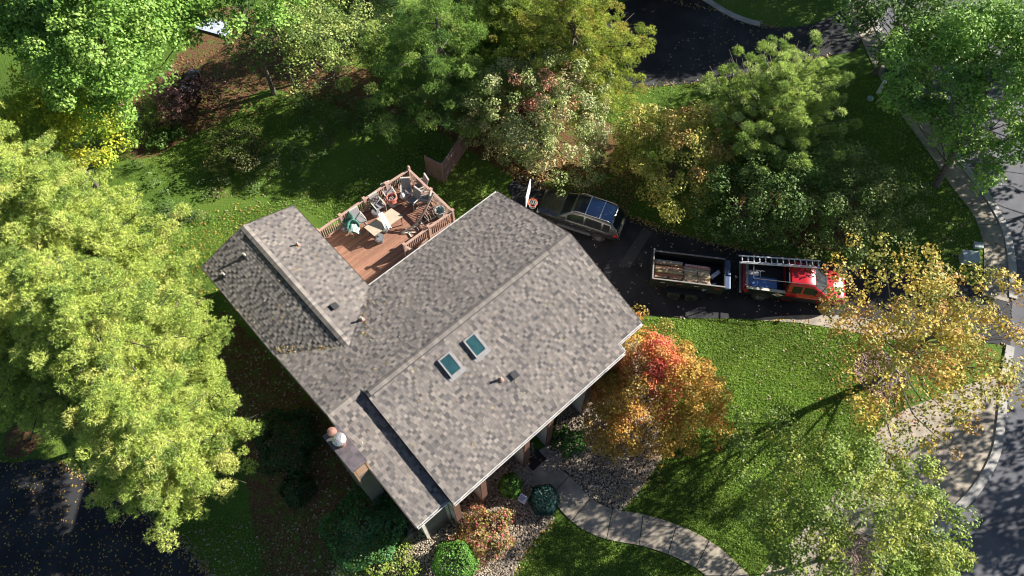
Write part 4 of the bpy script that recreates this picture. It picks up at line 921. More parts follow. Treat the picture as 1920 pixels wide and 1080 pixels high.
# neighbour's house at the top edge
nh = empty('neighbour_house', G(1190,-12,0), R(4), 'brick house corner with white garage trim at the top edge', 'house')
MB().box((-6,0,-.1),(4.5,9,3.4)).build('wall', M['brick'], nh); MB().box((-6.5,-.7,3.41),(5,9.5,3.6)).build('roof', M['shingle'], nh) if False else None
g2 = MB().box((-1.7,-.03,0),(.6,-.003,2.3)).build('garage_door', M['white'], nh)
mb = MB(); 
for k in range(1,4): mb.box((-1.68,-.036,k*.57),(.58,-.031,k*.57+.03))
mb.build('panel_joint', M['greyp'], g2)
rf = MB(); rf.face([(-6.4,-.5,3.42),(4.9,-.5,3.42),(4.9,4.6,5.4),(-6.4,4.6,5.4)]); rf.face([(-6.4,9.7,3.42),(-6.4,4.6,5.4),(4.9,4.6,5.4),(4.9,9.7,3.42)]); rf.face([(-6.4,-.5,3.41),(-6.4,9.7,3.41),(4.9,9.7,3.41),(4.9,-.5,3.41)]); rf.face([(-6.4,-.5,3.42),(-6.4,4.6,5.4),(-6.4,9.7,3.42)]); rf.face([(4.9,-.5,3.42),(4.9,9.7,3.42),(4.9,4.6,5.4)])
rf.build('roof', mat('neighbour roof', (.2,.18,.17), .9, scale=5), nh)
sh = empty('garden_pond', GT(405,52), R(-20), 'pale blue white cover lying on the mulch under the green maple', 'cover'); mb = MB(); n_ = 9
zz = [[random.uniform(0,.04) for _ in range(n_)] for _ in range(n_)]
for i in range(n_-1):
    for j in range(n_-1): q = lambda a_, b_: ((a_/(n_-1)-.5)*2.4, (b_/(n_-1)-.5)*1.2, .12+zz[a_][b_]); mb.face([q(i,j), q(i+1,j), q(i+1,j+1), q(i,j+1)])
mb.build('cover_sheet', mat('pale blue sheet', (.6,.66,.78), .4), sh)
for u, v, s_, lab in ((350,168,.5,'dark boulder beside the purple bush in the shade'),(362,142,.42,'smaller dark boulder above the purple bush'),(255,222,.35,'grey rock between the pointed conifers'),(285,215,.3,'small grey rock under the big green maple')):
    me_ = bpy.data.meshes.new('boulder'); bm = bmesh.new(); bmesh.ops.create_icosphere(bm, subdivisions=3, radius=s_)
    for vt in bm.verts: c_ = vt.co; c_ *= 1+.16*math.sin(5*c_.x/s_+u)+.13*math.sin(4*c_.y/s_+v)+.1*math.sin(6*c_.z/s_); c_.z *= .7
    bm.to_mesh(me_); bm.free(); o_ = link('boulder', me_, None, mat('boulder rock', (.2,.2,.21), .85, c2=(.1,.1,.11), scale=5, bump=.02, bscale=10)); o_.location = GT(u, v, .1); tag(o_, lab, 'boulder', 'boulders by the conifers')
# ------------------------------------------------------------------ trees and shrubs
def unit(v): return v / (np.linalg.norm(v, axis=-1, keepdims=True) + 1e-9)
def rdir(n): return unit(rng.normal(size=(n, 3)))
def leaf_quads(C, N, s, asp=.62):               # rhombic leaves, folded nowhere: 4 own vertices each
    n = len(C); r = rdir(n); T_ = unit(np.cross(N, r)); B = np.cross(N, T_); s = np.broadcast_to(s, (n,))[:, None]
    V = np.stack([C + T_*s, C + B*s*asp, C - T_*s*.9, C - B*s*asp], 1)
    return V.reshape(-1, 3)
def leaf_tris(C, N, s):
    n = len(C); r = rdir(n); T_ = unit(np.cross(N, r)); B = np.cross(N, T_); s = np.broadcast_to(s, (n,))[:, None]
    return np.stack([C + T_*s, C - T_*s*.6 + B*s*.7, C - T_*s*.6 - B*s*.7], 1).reshape(-1, 3)
def pick(pal, n, pw=None):
    pal = np.array(pal, float); i = rng.choice(len(pal), size=n, p=pw); return pal[i]
def lobe_leaves(lc, lr, per, size, pal, pw=None, colf=None, flat=.75, up=.5):
    """leaves on the shell of every lobe. lc (n,3) centres, lr (n,) radii"""
    n = len(lc); cnt = np.maximum((per*(lr/lr.mean())**2).astype(int), 6); ix = np.repeat(np.arange(n), cnt); m = len(ix)
    d = rdir(m); d[:, 2] = np.abs(d[:, 2])*np.where(rng.random(m) < .8, 1, -1); rr = lr[ix]*(.62+.45*rng.random(m))
    C = lc[ix] + d*rr[:, None]*np.array([1, 1, flat])
    N = unit(d*.7 + rdir(m)*.75 + np.array([0, 0, up]))
    lcol = pick(pal, n, pw); 
    if colf is not None: lcol = colf(lc, lcol)
    c = lcol[ix]*(.72+.5*rng.random((m, 1))); c = c*.8 + .2*pick(pal, m, pw)
    return C, N, size*(.45+.95*rng.random(m)), c
def tufts(lc, lr, per, ln, wd, pal, pw=None, blades=8, ax=None):
    """needle brushes on every lobe"""
    n = len(lc); cnt = np.maximum((per*(lr/lr.mean())**2).astype(int), 5); ix = np.repeat(np.arange(n), cnt); m = len(ix)
    d = rdir(m); d[:, 2] = np.abs(d[:, 2])*np.where(rng.random(m) < .85, 1, -.6)
    C = lc[ix] + d*(lr[ix]*(.55+.5*rng.random(m)))[:, None]*np.array([1, 1, .6])
    A = unit(d*.8 + np.array([0, 0, .7]) + rdir(m)*.25)
    lcol = pick(pal, n, pw); tc_ = lcol[ix]*(.7+.55*rng.random((m, 1)))
    C = np.repeat(C, blades, 0); A = np.repeat(A, blades, 0); k = len(C); cc = np.repeat(tc_, blades, 0)*(.85+.3*rng.random((k, 1)))
    D = unit(A*.75 + rdir(k)*.85); W = unit(np.cross(D, rdir(k)))*wd*.5; Ln = ln*(.7+.5*rng.random((k, 1)))
    V = np.stack([C - W, C + W, C + D*Ln], 1).reshape(-1, 3)
    return V, cc
def limbs(mb, base, top, targets, r0, wob=.25):
    base = Vector(base); top = Vector(top); n = 7; H_ = (top-base).length; pts = []
    for i in range(n+1):
        t = i/n; q = base.lerp(top, t) + Vector((random.uniform(-1,1), random.uniform(-1,1), 0))*wob*(t*(1-t))*1.6; pts.append(q)
    pts[0].z -= .2; rad = [r0*(1.25 if i == 0 else 1-.82*i/n) for i in range(n+1)]; mb.tube(pts, rad, 8)
    for tg in targets:
        tg = Vector(tg); h = tg - base; zf_ = min(max((tg.z - (Vector((h.x,h.y,0)).length)*.75 - base.z)/H_, .16), .9)
        k = zf_*n; i = min(int(k), n-1); s_ = pts[i].lerp(pts[i+1], k-i); mid = s_.lerp(tg, .5) + Vector((random.uniform(-.2,.2), random.uniform(-.2,.2), -.12*(tg-s_).length+random.uniform(-.1,.2)))
        r_ = rad[i]*.3; mb.tube([s_, s_.lerp(mid, .5)+Vector((0,0,.05)), mid, mid.lerp(tg,.5), tg], [r_, r_*.8, r_*.6, r_*.38, r_*.14], 5)
GROUPS = {}
def tree_obj(name, base, label, cat, group=None):
    z = float(ter(base[0], base[1])); return empty(name, (base[0], base[1], z), 0, label, cat, group), z
def broadleaf(px, zc, Rh, V_, label, pal, pw=None, base=None, name='tree', cat='tree', lobes=150, lr=.55, per=110, size=.085, colf=None, trunk=.16, group=None, shell=.55, droop=0, nlimb=34, low=-.35, flat=.75, egg=.12, mt='leaf'):
    c = GT(px[0], px[1], zc) if not isinstance(px, Vector) else px; b = GT(*base) if base else Vector((c.x, c.y, 0))
    root, z0 = tree_obj(name, b, label, cat, group); cz = z0+zc; off = np.array([b.x, b.y, z0])
    n = lobes; d = rdir(n*3); d = d[d[:, 2] > low][:n]; n = len(d)
    nzv = 1 + .17*np.sin(3*np.arctan2(d[:,1], d[:,0])+rng.random()*6) + .12*np.sin(5*d[:,2]+4*d[:,0]+rng.random()*6)
    rr = (shell + (1-shell)*rng.random(n)**.6)*nzv
    eg = (1 - egg*d[:, 2])[:, None]; lc = np.array([c.x, c.y, cz]) + d*rr[:, None]*np.array([Rh, Rh, V_])*np.hstack([eg, eg, 1+0*eg]); lrad = lr*(.6+.8*rng.random(n))
    C, N, s_, cc = lobe_leaves(lc - off, lrad, per, size, pal, pw, (lambda p_, q_: colf(p_+off, q_)) if colf else None, flat)
    fastmesh('crown', leaf_quads(C, N, s_), 4, cc, M[mt], root)
    if trunk:
        tb = MB(); tg = (lc-off)[rng.permutation(n)[:nlimb]]; tp = np.array([c.x, c.y, cz+V_*.45])-off
        limbs(tb, (0,0,0), tp, tg, trunk); tb.build('trunk', M['bark'], root, smooth=True)
    return root
def conifer(base, H_, Rb, label, pal, pw=None, z1=1.2, name='pine_tree', cat='pine tree', lr=.55, per=62, ln=.14, wd=.026, blades=7, whorl=.58, nb=11, power=.8, group=None, up=.12, trunk=.2, inner=.3):
    b = GT(*base); root, z0 = tree_obj(name, b, label, cat, group); lc = []; lrd = []; tb = MB()
    limbs(tb, (0,0,0), (0,0,H_-.3), [], trunk, .12); z = z1
    while z < H_-.2:
        t = (z-z1)/(H_-z1); r = Rb*(1-t)**power + .25; k = max(int(nb*(.45+.55*(1-t))), 4); a0 = random.random()*6
        for j in range(k):
            a_ = a0 + 2*math.pi*(j+random.uniform(-.3,.3))/k; L_ = r*random.uniform(.72, 1.1); e = Vector((math.cos(a_), math.sin(a_), 0)); zz = z+random.uniform(-.25,.25)
            tip = e*L_ + Vector((0,0,zz+up*L_*1.4)); tb.tube([Vector((0,0,zz)), e*L_*.5+Vector((0,0,zz+up*L_*.4)), tip], [.045*(L_/3+.3), .03*(L_/3+.3), .012], 4)
            q = inner
            while q < 1.01:
                wv = .42*L_*q*.5; f = e*L_*q + Vector((-e.y, e.x, 0))*random.uniform(-wv, wv) + Vector((0,0,zz+up*L_*q*q*1.4+random.uniform(-.1,.15)))
                lc.append(f[:]); lrd.append(lr*(.55+.6*random.random())*(1.12-.35*q)*(.7+.3*(1-t))); q += .42/max(L_, .6)*random.uniform(.8, 1.25)
        z += whorl*(1-.3*t)
    V, cc = tufts(np.array(lc), np.array(lrd), per, ln, wd, pal, pw, blades)
    fastmesh('crown', V, 3, cc, M['needle'], root); tb.build('trunk', M['bark'], root, smooth=True); return root
def shrub(px, Rh, Hh, label, pal, pw=None, n=900, size=.05, name='shrub', cat='shrub', mt='leaf', group=None, rough=.13, tip=2.2, stem=True):
    b = GT(*px); root, z0 = tree_obj(name, b, label, cat, group)
    d = rdir(n*2); d = d[d[:, 2] > -.5]; m = len(d); ph = rng.random(4)*6
    bump_ = 1 + rough*(np.sin(7*d[:,0]+ph[0])+np.sin(8*d[:,1]+ph[1])+np.sin(9*d[:,2]+ph[2])) ; r = (.8+.22*rng.random(m)**.5)*bump_
    z = d[:, 2]; ww = np.where(z > 0, (1-np.abs(z)**tip)**(1/tip)/np.maximum(np.sqrt(1-z*z), 1e-3), 1)
    C = np.stack([d[:,0]*ww*r*Rh, d[:,1]*ww*r*Rh, Hh*.45+z*r*Hh*.55], -1)
    N = unit(d + rdir(m)*.7); cc = pick(pal, m, pw)*(.6+.7*rng.random((m, 1)))
    fastmesh('foliage', leaf_quads(C, N, size*(.6+.8*rng.random(m))), 4, cc, M[mt], root)
    if stem: 
        t_ = MB(); t_.tube([(0,0,-.1), (0,0,Hh*.7)], [.04, .015], 6)
        for k in range(5):
            a_ = k*1.3; t_.tube([(0,0,.1), (math.cos(a_)*Rh*.7, math.sin(a_)*Rh*.7, Hh*.6)], [.02,.006], 4)
        t_.build('stem', M['bark'], root)
    return root
YP = [(.52,.61,.14),(.6,.67,.18),(.42,.53,.12),(.27,.38,.09),(.64,.66,.2)]; YPw = [.3,.25,.22,.13,.1]
conifer((402,905), 12.5, 3.6, 'tall yellow green pine reaching lowest beside the bottom left driveway', YP, YPw, z1=4.6, per=84, group='pines on the left side')
conifer((352,772), 15.5, 4.5, 'tall yellow green pine nearest the left wing of the house', YP, YPw, z1=4.6, per=84, group='pines on the left side')
conifer((272,612), 15.5, 4.6, 'tall yellow green pine second down the left side, opposite the wing roof corner', YP, YPw, z1=4.6, per=84, group='pines on the left side')
conifer((140,495), 15, 4.3, 'tall yellow green pine farthest up the left edge beside the yellow locust leaves', YP, YPw, z1=4.6, per=84, group='pines on the left side')
conifer((200,740), 15.5, 4.4, 'tall yellow green pine between the other three pines, nearer the left edge', YP, YPw, z1=4.6, per=84, group='pines on the left side')
MG = [(.2,.36,.055),(.27,.46,.085),(.12,.24,.04),(.34,.5,.11)]
broadleaf((98,245), 5, 3.2, 2.5, 'bright yellow leaved locust tree between the pines and the green maple', [(.46,.52,.05),(.6,.56,.05),(.34,.46,.05),(.2,.32,.04)], lobes=190, per=100, size=.08, cat='locust tree')
broadleaf((190,38), 9, 4.7, 3.6, 'big green maple in the top left corner', MG, base=(215,175), lobes=460, lr=.62, per=150, size=.088, cat='maple tree', name='maple_tree', trunk=.24)
broadleaf((-20,-10), 9, 4.8, 3.5, 'green maple cut by the top left picture corner', MG, lobes=260, lr=.65, per=140, size=.09, cat='maple tree', name='maple_tree', trunk=.22)
broadleaf((440,-15), 8, 3.6, 2.6, 'green maple at the top edge above the brown mulch', MG, lobes=120, lr=.55, per=90, size=.1, cat='maple tree', name='maple_tree')
broadleaf((612,82), 4.0, 3.3, 3.0, 'airy pale green tree with thin stems above the brown mulch', [(.33,.42,.1),(.42,.5,.16),(.2,.3,.07),(.46,.5,.14)], lobes=190, lr=.45, per=46, size=.07, shell=.25, trunk=.1, nlimb=60)
broadleaf((520,70), 4, 2.8, 2.6, 'loose green tree left of the airy pale tree', [(.11,.19,.04),(.16,.25,.06),(.07,.12,.03)], lobes=90, lr=.45, per=46, size=.075, shell=.25, trunk=.08, nlimb=40)
P2 = [(.28,.43,.09),(.38,.53,.13),(.2,.33,.07),(.48,.6,.17),(.1,.2,.05)]
conifer((836,200), 8.6, 5.2, 'large fluffy green pine left of the yellow green pine', P2, [.28,.26,.2,.12,.14], lr=.8, per=150, whorl=.9, nb=8, ln=.13, z1=2.0, group='pines behind the house', inner=.45)
conifer((1066,190), 9.6, 5.2, 'large yellow green pine beside the black driveway at the top', [(.45,.52,.09),(.54,.6,.12),(.3,.38,.07),(.5,.46,.1)], lr=.52, per=66, z1=2.2, whorl=.62, group='pines behind the house', inner=.4)
conifer((955,110), 8.0, 4.2, 'yellow green pine behind and between the two pines beside the deck fence', [(.36,.46,.09),(.45,.55,.12),(.24,.34,.07)], lr=.52, per=60, group='pines behind the house')
conifer((700,60), 7.5, 3.6, 'dark green pine behind the fluffy pine at the top', [(.06,.12,.035),(.1,.18,.05),(.16,.25,.06)], lr=.55, per=40, group='pines behind the house')
RT = (.6,.24,.18)
def crab(p, c):
    k = (np.linalg.norm((p - np.array(G(1010,165,5)))*np.array([.6,.8,1]), axis=1) < 1.5) & (rng.random(len(p)) < .3); c = c.copy(); c[k] = RT; return c
broadleaf((1022,207), 3.2, 4.5, 2.9, 'pale olive crabapple with pinkish red sprigs behind the grey vehicle', [(.36,.42,.14),(.48,.5,.24),(.22,.3,.08),(.5,.44,.2),(.16,.22,.06)], lobes=420, lr=.4, per=90, size=.065, colf=crab, cat='crabapple tree', trunk=.14, low=-.6)
def olive(p, c):
    k = (p[:, 2] > 4.1) & (rng.random(len(p)) < .28); c = c.copy(); c[k] = (.55,.32,.12); return c
broadleaf((1266,290), 2.8, 3.3, 2.6, 'olive green tree with orange tinged top beside the parked grey car', [(.4,.42,.07),(.5,.5,.1),(.24,.28,.05),(.58,.5,.13)], lobes=280, lr=.45, per=80, size=.07, colf=olive, trunk=.12, low=-.6)
conifer((1410,310), 7.8, 4.3, 'pale green feathery pine standing between the olive tree and the street', [(.42,.54,.13),(.52,.64,.17),(.3,.42,.1),(.58,.68,.24)], lr=.42, per=64, z1=.8, whorl=.6, nb=11, ln=.16, up=.5, power=.42, inner=.25)
broadleaf((1405,372), 2.8, 2.9, 2.3, 'dark green tree between the feathery pale pine and the black trailer', [(.12,.21,.05),(.18,.28,.065),(.08,.14,.035)], lobes=110, lr=.5, per=70, size=.07, low=-.5, trunk=.1)
broadleaf((1500,368), 2.6, 2.9, 2.4, 'dark green tree right of the feathery pale pine above the truck', [(.14,.24,.05),(.2,.32,.07),(.09,.16,.035)], lobes=150, lr=.45, per=80, size=.07, low=-.5, trunk=.09)
broadleaf((1592,375), 2.8, 3.6, 2.7, 'loose dark green tree with pale lit tips above the red truck', [(.14,.22,.05),(.2,.28,.07),(.09,.15,.035),(.3,.33,.1)], lobes=170, lr=.42, per=55, size=.07, shell=.3, trunk=.09, low=-.5, nlimb=50)
broadleaf((1850,150), 6.5, 4.9, 4.0, 'bright green maple overhanging the street in the top right corner', MG, base=(1755,348), lobes=360, lr=.62, per=150, size=.092, cat='maple tree', name='maple_tree', trunk=.2, shell=.45, low=-.5)
broadleaf((1690,20), 6, 3.4, 2.8, 'thin shaded green maple leaning over the top of the street', [(.12,.22,.045),(.18,.3,.07),(.09,.16,.04)], base=(1640,140), lobes=170, lr=.55, per=70, size=.09, cat='maple tree', name='maple_tree', shell=.3, trunk=.16, low=-.7)
broadleaf((1735,640), 6.8, 4.9, 3.3, 'sparse golden yellow tree beside the street with its trunk in a mulch ring', [(.6,.44,.07),(.66,.5,.11),(.42,.4,.08),(.6,.32,.1),(.26,.29,.07)], base=(1662,706), lobes=330, lr=.42, per=50, size=.075, shell=.12, trunk=.24, nlimb=44, low=-.6, cat='yellow tree')
broadleaf((1592,988), 4.8, 4.8, 3.1, 'loose yellow green tree over the pavement at the bottom right', [(.21,.31,.05),(.3,.4,.07),(.13,.2,.04),(.4,.42,.08)], base=(1560,1040), lobes=440, lr=.42, per=84, size=.064, shell=.35, trunk=.12, nlimb=50, low=-.35)
def flame(p, c):
    q = np.array(G(1245,655,5.0)); dd = np.linalg.norm((p-q)*np.array([1.0,.62,.8]), axis=1); c = c.copy()
    k = dd + .7*rng.normal(size=len(p)) < 1.05; c[k] = pick([(.75,.14,.08),(.75,.26,.1),(.7,.1,.1)], k.sum()); return c
broadleaf((1226,726), 2.9, 3.1, 2.75, 'orange and red maple glowing at the front corner of the house', [(.66,.36,.07),(.6,.38,.08),(.48,.33,.06),(.7,.3,.08),(.34,.26,.05)], lobes=400, lr=.4, per=100, size=.058, colf=flame, egg=.5, cat='maple tree', name='maple_tree', trunk=.13, low=-.6)
# trees just outside the picture whose shade falls into it
broadleaf(Vector((35.5,13,7)), 7, 4.6, 4.0, 'green tree standing just beyond the lower right picture corner', MG, lobes=110, lr=.8, per=60, size=.14, shell=.4)
broadleaf(Vector((31,49,8)), 8, 5.4, 4.6, 'green tree standing just beyond the top edge near the street', MG, lobes=240, lr=.8, per=80, size=.14, shell=.4)
broadleaf(Vector((22,52,8)), 8, 5.4, 4.6, 'green tree standing just beyond the top edge beside the black driveway', MG, lobes=240, lr=.8, per=80, size=.14, shell=.4)
broadleaf(Vector((40,40,8)), 8, 4.8, 4.2, 'green tree standing beyond the street on the right', MG, lobes=200, lr=.8, per=80, size=.14, shell=.4)
for k_, (x_, y_, z_) in enumerate(((36,33,7),(37,38,7.5),(36,27.5,6),(25,45,7),(29.5,46,7))):
    broadleaf(Vector((x_,y_,z_)), z_, 3.9, 3.4, ('green street tree just outside the picture across the street, middle of three', 'green street tree just outside the picture across the street, upper of three', 'green street tree just outside the picture across the street, lower of three', 'green tree just outside the picture above the black driveway', 'green tree just outside the top edge nearest the street corner')[k_], MG, lobes=150, lr=.7, per=80, size=.14, shell=.4)
# shrubs
AG = [(.22,.36,.05),(.3,.44,.075),(.14,.25,.04)]
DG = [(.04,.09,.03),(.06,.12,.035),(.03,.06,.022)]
shrub((240,285), 1.0, 3.0, 'egg shaped clipped green arborvitae beside the yellow locust', AG, n=2600, tip=1.8)
shrub((268,262), .55, 2.6, 'slim ragged green conifer between the egg shaped one and the lime one', AG, n=1400, rough=.2, tip=1.6)
shrub((306,232), .75, 2.2, 'lumpy lime green conifer in front of the purple bush', [(.36,.46,.08),(.44,.52,.11),(.22,.32,.06)], n=1900, rough=.22)
shrub((332,222), .95, 2.4, 'purple brown leaved bush beside the lime conifer', [(.28,.15,.13),(.36,.2,.17),(.18,.09,.09)], n=1900, size=.07, rough=.22)
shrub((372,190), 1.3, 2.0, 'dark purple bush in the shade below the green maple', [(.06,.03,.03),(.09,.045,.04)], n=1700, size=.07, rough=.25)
shrub((300,268), .6, .5, 'low leafy plant at the edge of the lawn by the conifers', [(.24,.38,.08),(.15,.26,.06)], n=900, size=.07, rough=.3, stem=False)
shrub((330,252), .5, .45, 'small leafy plant right of the low leafy one by the conifers', [(.16,.27,.05),(.1,.18,.04)], n=600, size=.07, rough=.3, stem=False)
shrub((452,300), 1.75, 1.9, 'round olive brown bush alone on the back lawn', [(.1,.11,.035),(.15,.13,.04),(.07,.09,.03)], n=2800, size=.06, rough=.2)
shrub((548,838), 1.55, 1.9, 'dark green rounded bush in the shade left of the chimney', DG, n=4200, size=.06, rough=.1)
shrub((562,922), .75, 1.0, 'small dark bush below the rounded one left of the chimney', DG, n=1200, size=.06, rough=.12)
shrub((690,1003), 1.75, 2.3, 'large dark green yew at the foot of the chimney', [(.08,.2,.06),(.11,.27,.07),(.055,.14,.045)], n=5200, size=.06, rough=.1)
shrub((716,1068), 1.35, 1.5, 'yellow green spreading shrub at the bottom edge beside the yew', [(.22,.3,.04),(.3,.35,.06),(.14,.22,.035)], n=2600, size=.06, rough=.2)
shrub((855,1062), 1.0, 1.5, 'bright green globe arborvitae at the bottom edge', [(.12,.28,.04),(.17,.36,.055),(.08,.2,.03)], n=3600, size=.045, rough=.05, tip=2.6)
shrub((957,916), .58, 1.0, 'small bright green globe shrub below the front eave', [(.11,.26,.03),(.16,.33,.045),(.07,.17,.025)], n=2000, size=.045, rough=.07)
shrub((1020,942), .72, .95, 'dark blue green globe shrub beside the front path', [(.02,.07,.06),(.035,.1,.085),(.09,.16,.14)], [.5,.42,.08], n=2600, size=.045, rough=.04)
shrub((908,1003), 1.15, 1.1, 'red and olive laceleaf maple in the stone bed', [(.3,.26,.07),(.38,.3,.09),(.6,.14,.17),(.5,.2,.14)], [.42,.28,.18,.12], n=3000, size=.06, rough=.22, name='laceleaf_maple', cat='laceleaf maple')
shrub((1065,832), .7, .8, 'small green shrub in the shade under the orange maple', [(.05,.15,.03),(.09,.22,.04)], n=1100, size=.06, rough=.2)
shrub((1150,712), .85, 1.2, 'green shrub against the house wall behind the orange maple', [(.07,.16,.04),(.12,.22,.06)], n=1300, size=.07, rough=.2)
# rough undergrowth along the swale behind the house
UG = [[(340,400),(380,330),(470,300),(560,250),(640,225),(720,220),(730,250),(620,290),(520,340),(440,385),(380,430),(330,440)], [(590,160),(640,180),(730,190),(740,240),(640,240),(560,250),(500,260)],[(250,300),(330,380),(330,440),(300,420)]]
P = []
for poly in UG:
    q = pxpoly(poly); xs_ = [a for a, b in q]; ys_ = [b for a, b in q]; ar = (max(xs_)-min(xs_))*(max(ys_)-min(ys_)); k = int(ar*2.2)
    x = rng.uniform(min(xs_), max(xs_), k); y = rng.uniform(min(ys_), max(ys_), k); s_ = in_poly(x, y, q); P.append(np.stack([x[s_], y[s_], ter(x[s_], y[s_])+.15], -1))
P = np.concatenate(P); lr_ = .22+.3*rng.random(len(P))
C, N, s_, cc = lobe_leaves(P, lr_, 60, .06, [(.1,.17,.05),(.16,.24,.07),(.08,.13,.04),(.24,.26,.1),(.2,.13,.07)], [.3,.3,.2,.12,.08], None, .9)
tag(fastmesh('undergrowth', leaf_quads(C, N, s_), 4, cc, M['leaf']), 'rough dark green undergrowth along the hollow behind the house', 'undergrowth', kind='stuff')
# ------------------------------------------------------------------ fallen leaves, grass blades, river stones
def scatter(poly, n, dz=.02):
    q = pxpoly(poly); xs_ = [a for a, b in q]; ys_ = [b for a, b in q]
    x = rng.uniform(min(xs_), max(xs_), n); y = rng.uniform(min(ys_), max(ys_), n); s = in_poly(x, y, q); x, y = x[s], y[s]
    return np.stack([x, y, ter(x, y)+dz], -1)
LY = [(.5,.33,.05),(.42,.24,.05),(.55,.42,.12),(.3,.15,.06)]; LP = [(.4,.33,.22),(.45,.4,.3),(.3,.2,.1)]
Ls = [(scatter([(-100,840),(100,860),(260,950),(410,1100),(-100,1100)], 1900, .052), LY), (scatter([(320,990),(620,960),(900,1100),(400,1100)], 900, .05), LP),
      (scatter([(380,650),(520,650),(700,960),(560,960),(430,800)], 1500, .03), LP), (scatter([(300,430),(500,360),(430,600),(330,520)], 700, .05), LY),
      (scatter([(950,340),(1180,400),(1560,500),(1560,610),(1200,600),(1000,430)], 420, .05), LP), (scatter([(880,240),(1210,330),(1180,400),(960,340)], 7000, .05), [(.4,.25,.1),(.45,.36,.14),(.3,.14,.06)]),
      (scatter([(1400,620),(1900,560),(1900,780),(1640,830),(1560,700)], 900, .06), [(.35,.2,.08),(.42,.3,.12),(.25,.13,.07)]), (scatter([(1280,610),(1600,640),(1640,820),(1400,1000),(1240,900)], 260, .05), LP),
      (scatter([(330,100),(700,60),(720,220),(440,220),(240,290)], 3000, .04), [(.35,.16,.07),(.42,.22,.1),(.2,.09,.05)]), (scatter([(1590,0),(1720,0),(1880,420),(1890,560),(1780,520),(1640,180)], 900, .06), LP),
      (scatter([(1340,0),(1590,0),(1560,90),(1200,160)], 500, .05), LP), (scatter([(600,180),(900,180),(900,330),(560,400),(400,400)], 800, .05), LP), (scatter([(1410,440),(1850,440),(1850,540),(1500,480)], 300, .05), LP)]
def edge_drift(pts, n, sd_, dz=.05):
    Lq = [GT(u, v) for u, v in pts]; out = []
    for _ in range(n):
        i = random.randrange(len(Lq)-1); p_ = Lq[i].lerp(Lq[i+1], random.random()); x, y = p_.x+random.gauss(0, sd_), p_.y+random.gauss(0, sd_); out.append((x, y, float(ter(x, y))+dz))
    return np.array(out)
for pts_, n_, s_ in (([(110,868),(180,900),(250,950),(320,1000),(370,1050),(405,1100)], 700, .18), ([(1178,405),(1240,430),(1330,455),(1400,471),(1600,500),(1760,522)], 420, .15), ([(1450,599),(1560,606),(1640,615),(1760,632)], 160, .15),
                     ([(1180,166),(1300,156),(1400,140),(1480,118),(1560,104)], 260, .15), ([(1240,0),(1340,18),(1400,44),(1460,52)], 200, .15), ([(1040,975),(1000,1012),(972,1055),(955,1100)], 160, .15), ([(1138,948),(1190,915),(1240,860)], 160, .2), ([(1150,640),(1240,800),(1180,860)], 500, 1.0), ([(1600,740),(1700,700),(1700,800)], 500, 1.2)):
    Ls.append((edge_drift(pts_, n_, s_), LY[:3]+LP if s_ < .9 else [(.5,.2,.08),(.45,.3,.08),(.4,.12,.07),(.35,.25,.12)]))
Vl = []; Cl = []
for p_, pal in Ls:
    N = unit(rdir(len(p_))*.45+np.array([0,0,1])); Vl.append(leaf_quads(p_, N, 0.066*(.6+.7*rng.random(len(p_))))); Cl.append(pick(pal, len(p_))*(.7+.6*rng.random((len(p_),1))))
def roof_leaves(zf, pts):
    out = []
    for u, v in pts: a, b, z = onroof(u, v, zf); q = HW(a, b, z+.035); out.append(q[:])
    return np.array(out)
rv = []
for _ in range(75): t = random.random()**.8; rv.append((522+t*130+random.gauss(0,3), 664-t*18+random.gauss(0,3)))
rl = [roof_leaves(zwl, [(random.gauss(0,3)+522+(random.random()**1.3)*125, 662-random.random()*14) for _ in range(90)]), roof_leaves(zback, rv[:40]+[(random.gauss(0,3)+660+random.random()*30, 640-random.random()*100) for _ in range(40)])]
rl.append(roof_leaves(zfr, [(random.uniform(760,1100), 0) for _ in range(0)]) if False else roof_leaves(zfr, [(u, v) for u, v in ((random.uniform(760,1120), random.uniform(560,900)) for _ in range(160)) if v < 900-(u-840)*.8 and v > 690-(u-740)*.72]))
rl.append(roof_leaves(zlow, [(760,910),(700,850),(730,900),(720,800),(790,935),(690,810),(770,880),(745,940),(680,830)])); rl.append(roof_leaves(zback, [(random.uniform(600,800), random.uniform(560,720)) for _ in range(50)])); rl.append(roof_leaves(zwl, [(random.uniform(440,560), random.uniform(500,610)) for _ in range(36)]))
rl.append(roof_leaves(zwr, [(random.uniform(510,620), random.uniform(430,520)) for _ in range(24)]))
for p_ in rl:
    N = unit(rdir(len(p_))*.5+np.array([0,0,1])); Vl.append(leaf_quads(p_, N, .045*(.6+.7*rng.random(len(p_))))); Cl.append(pick(LY[:3]+LP[:2], len(p_))*(.7+.6*rng.random((len(p_),1))))
tag(fastmesh('fallen_leaves', np.concatenate(Vl), 4, np.concatenate(Cl), M['leaf']), 'small fallen leaves scattered over driveways, lawn and roof', 'fallen leaves', kind='stuff')
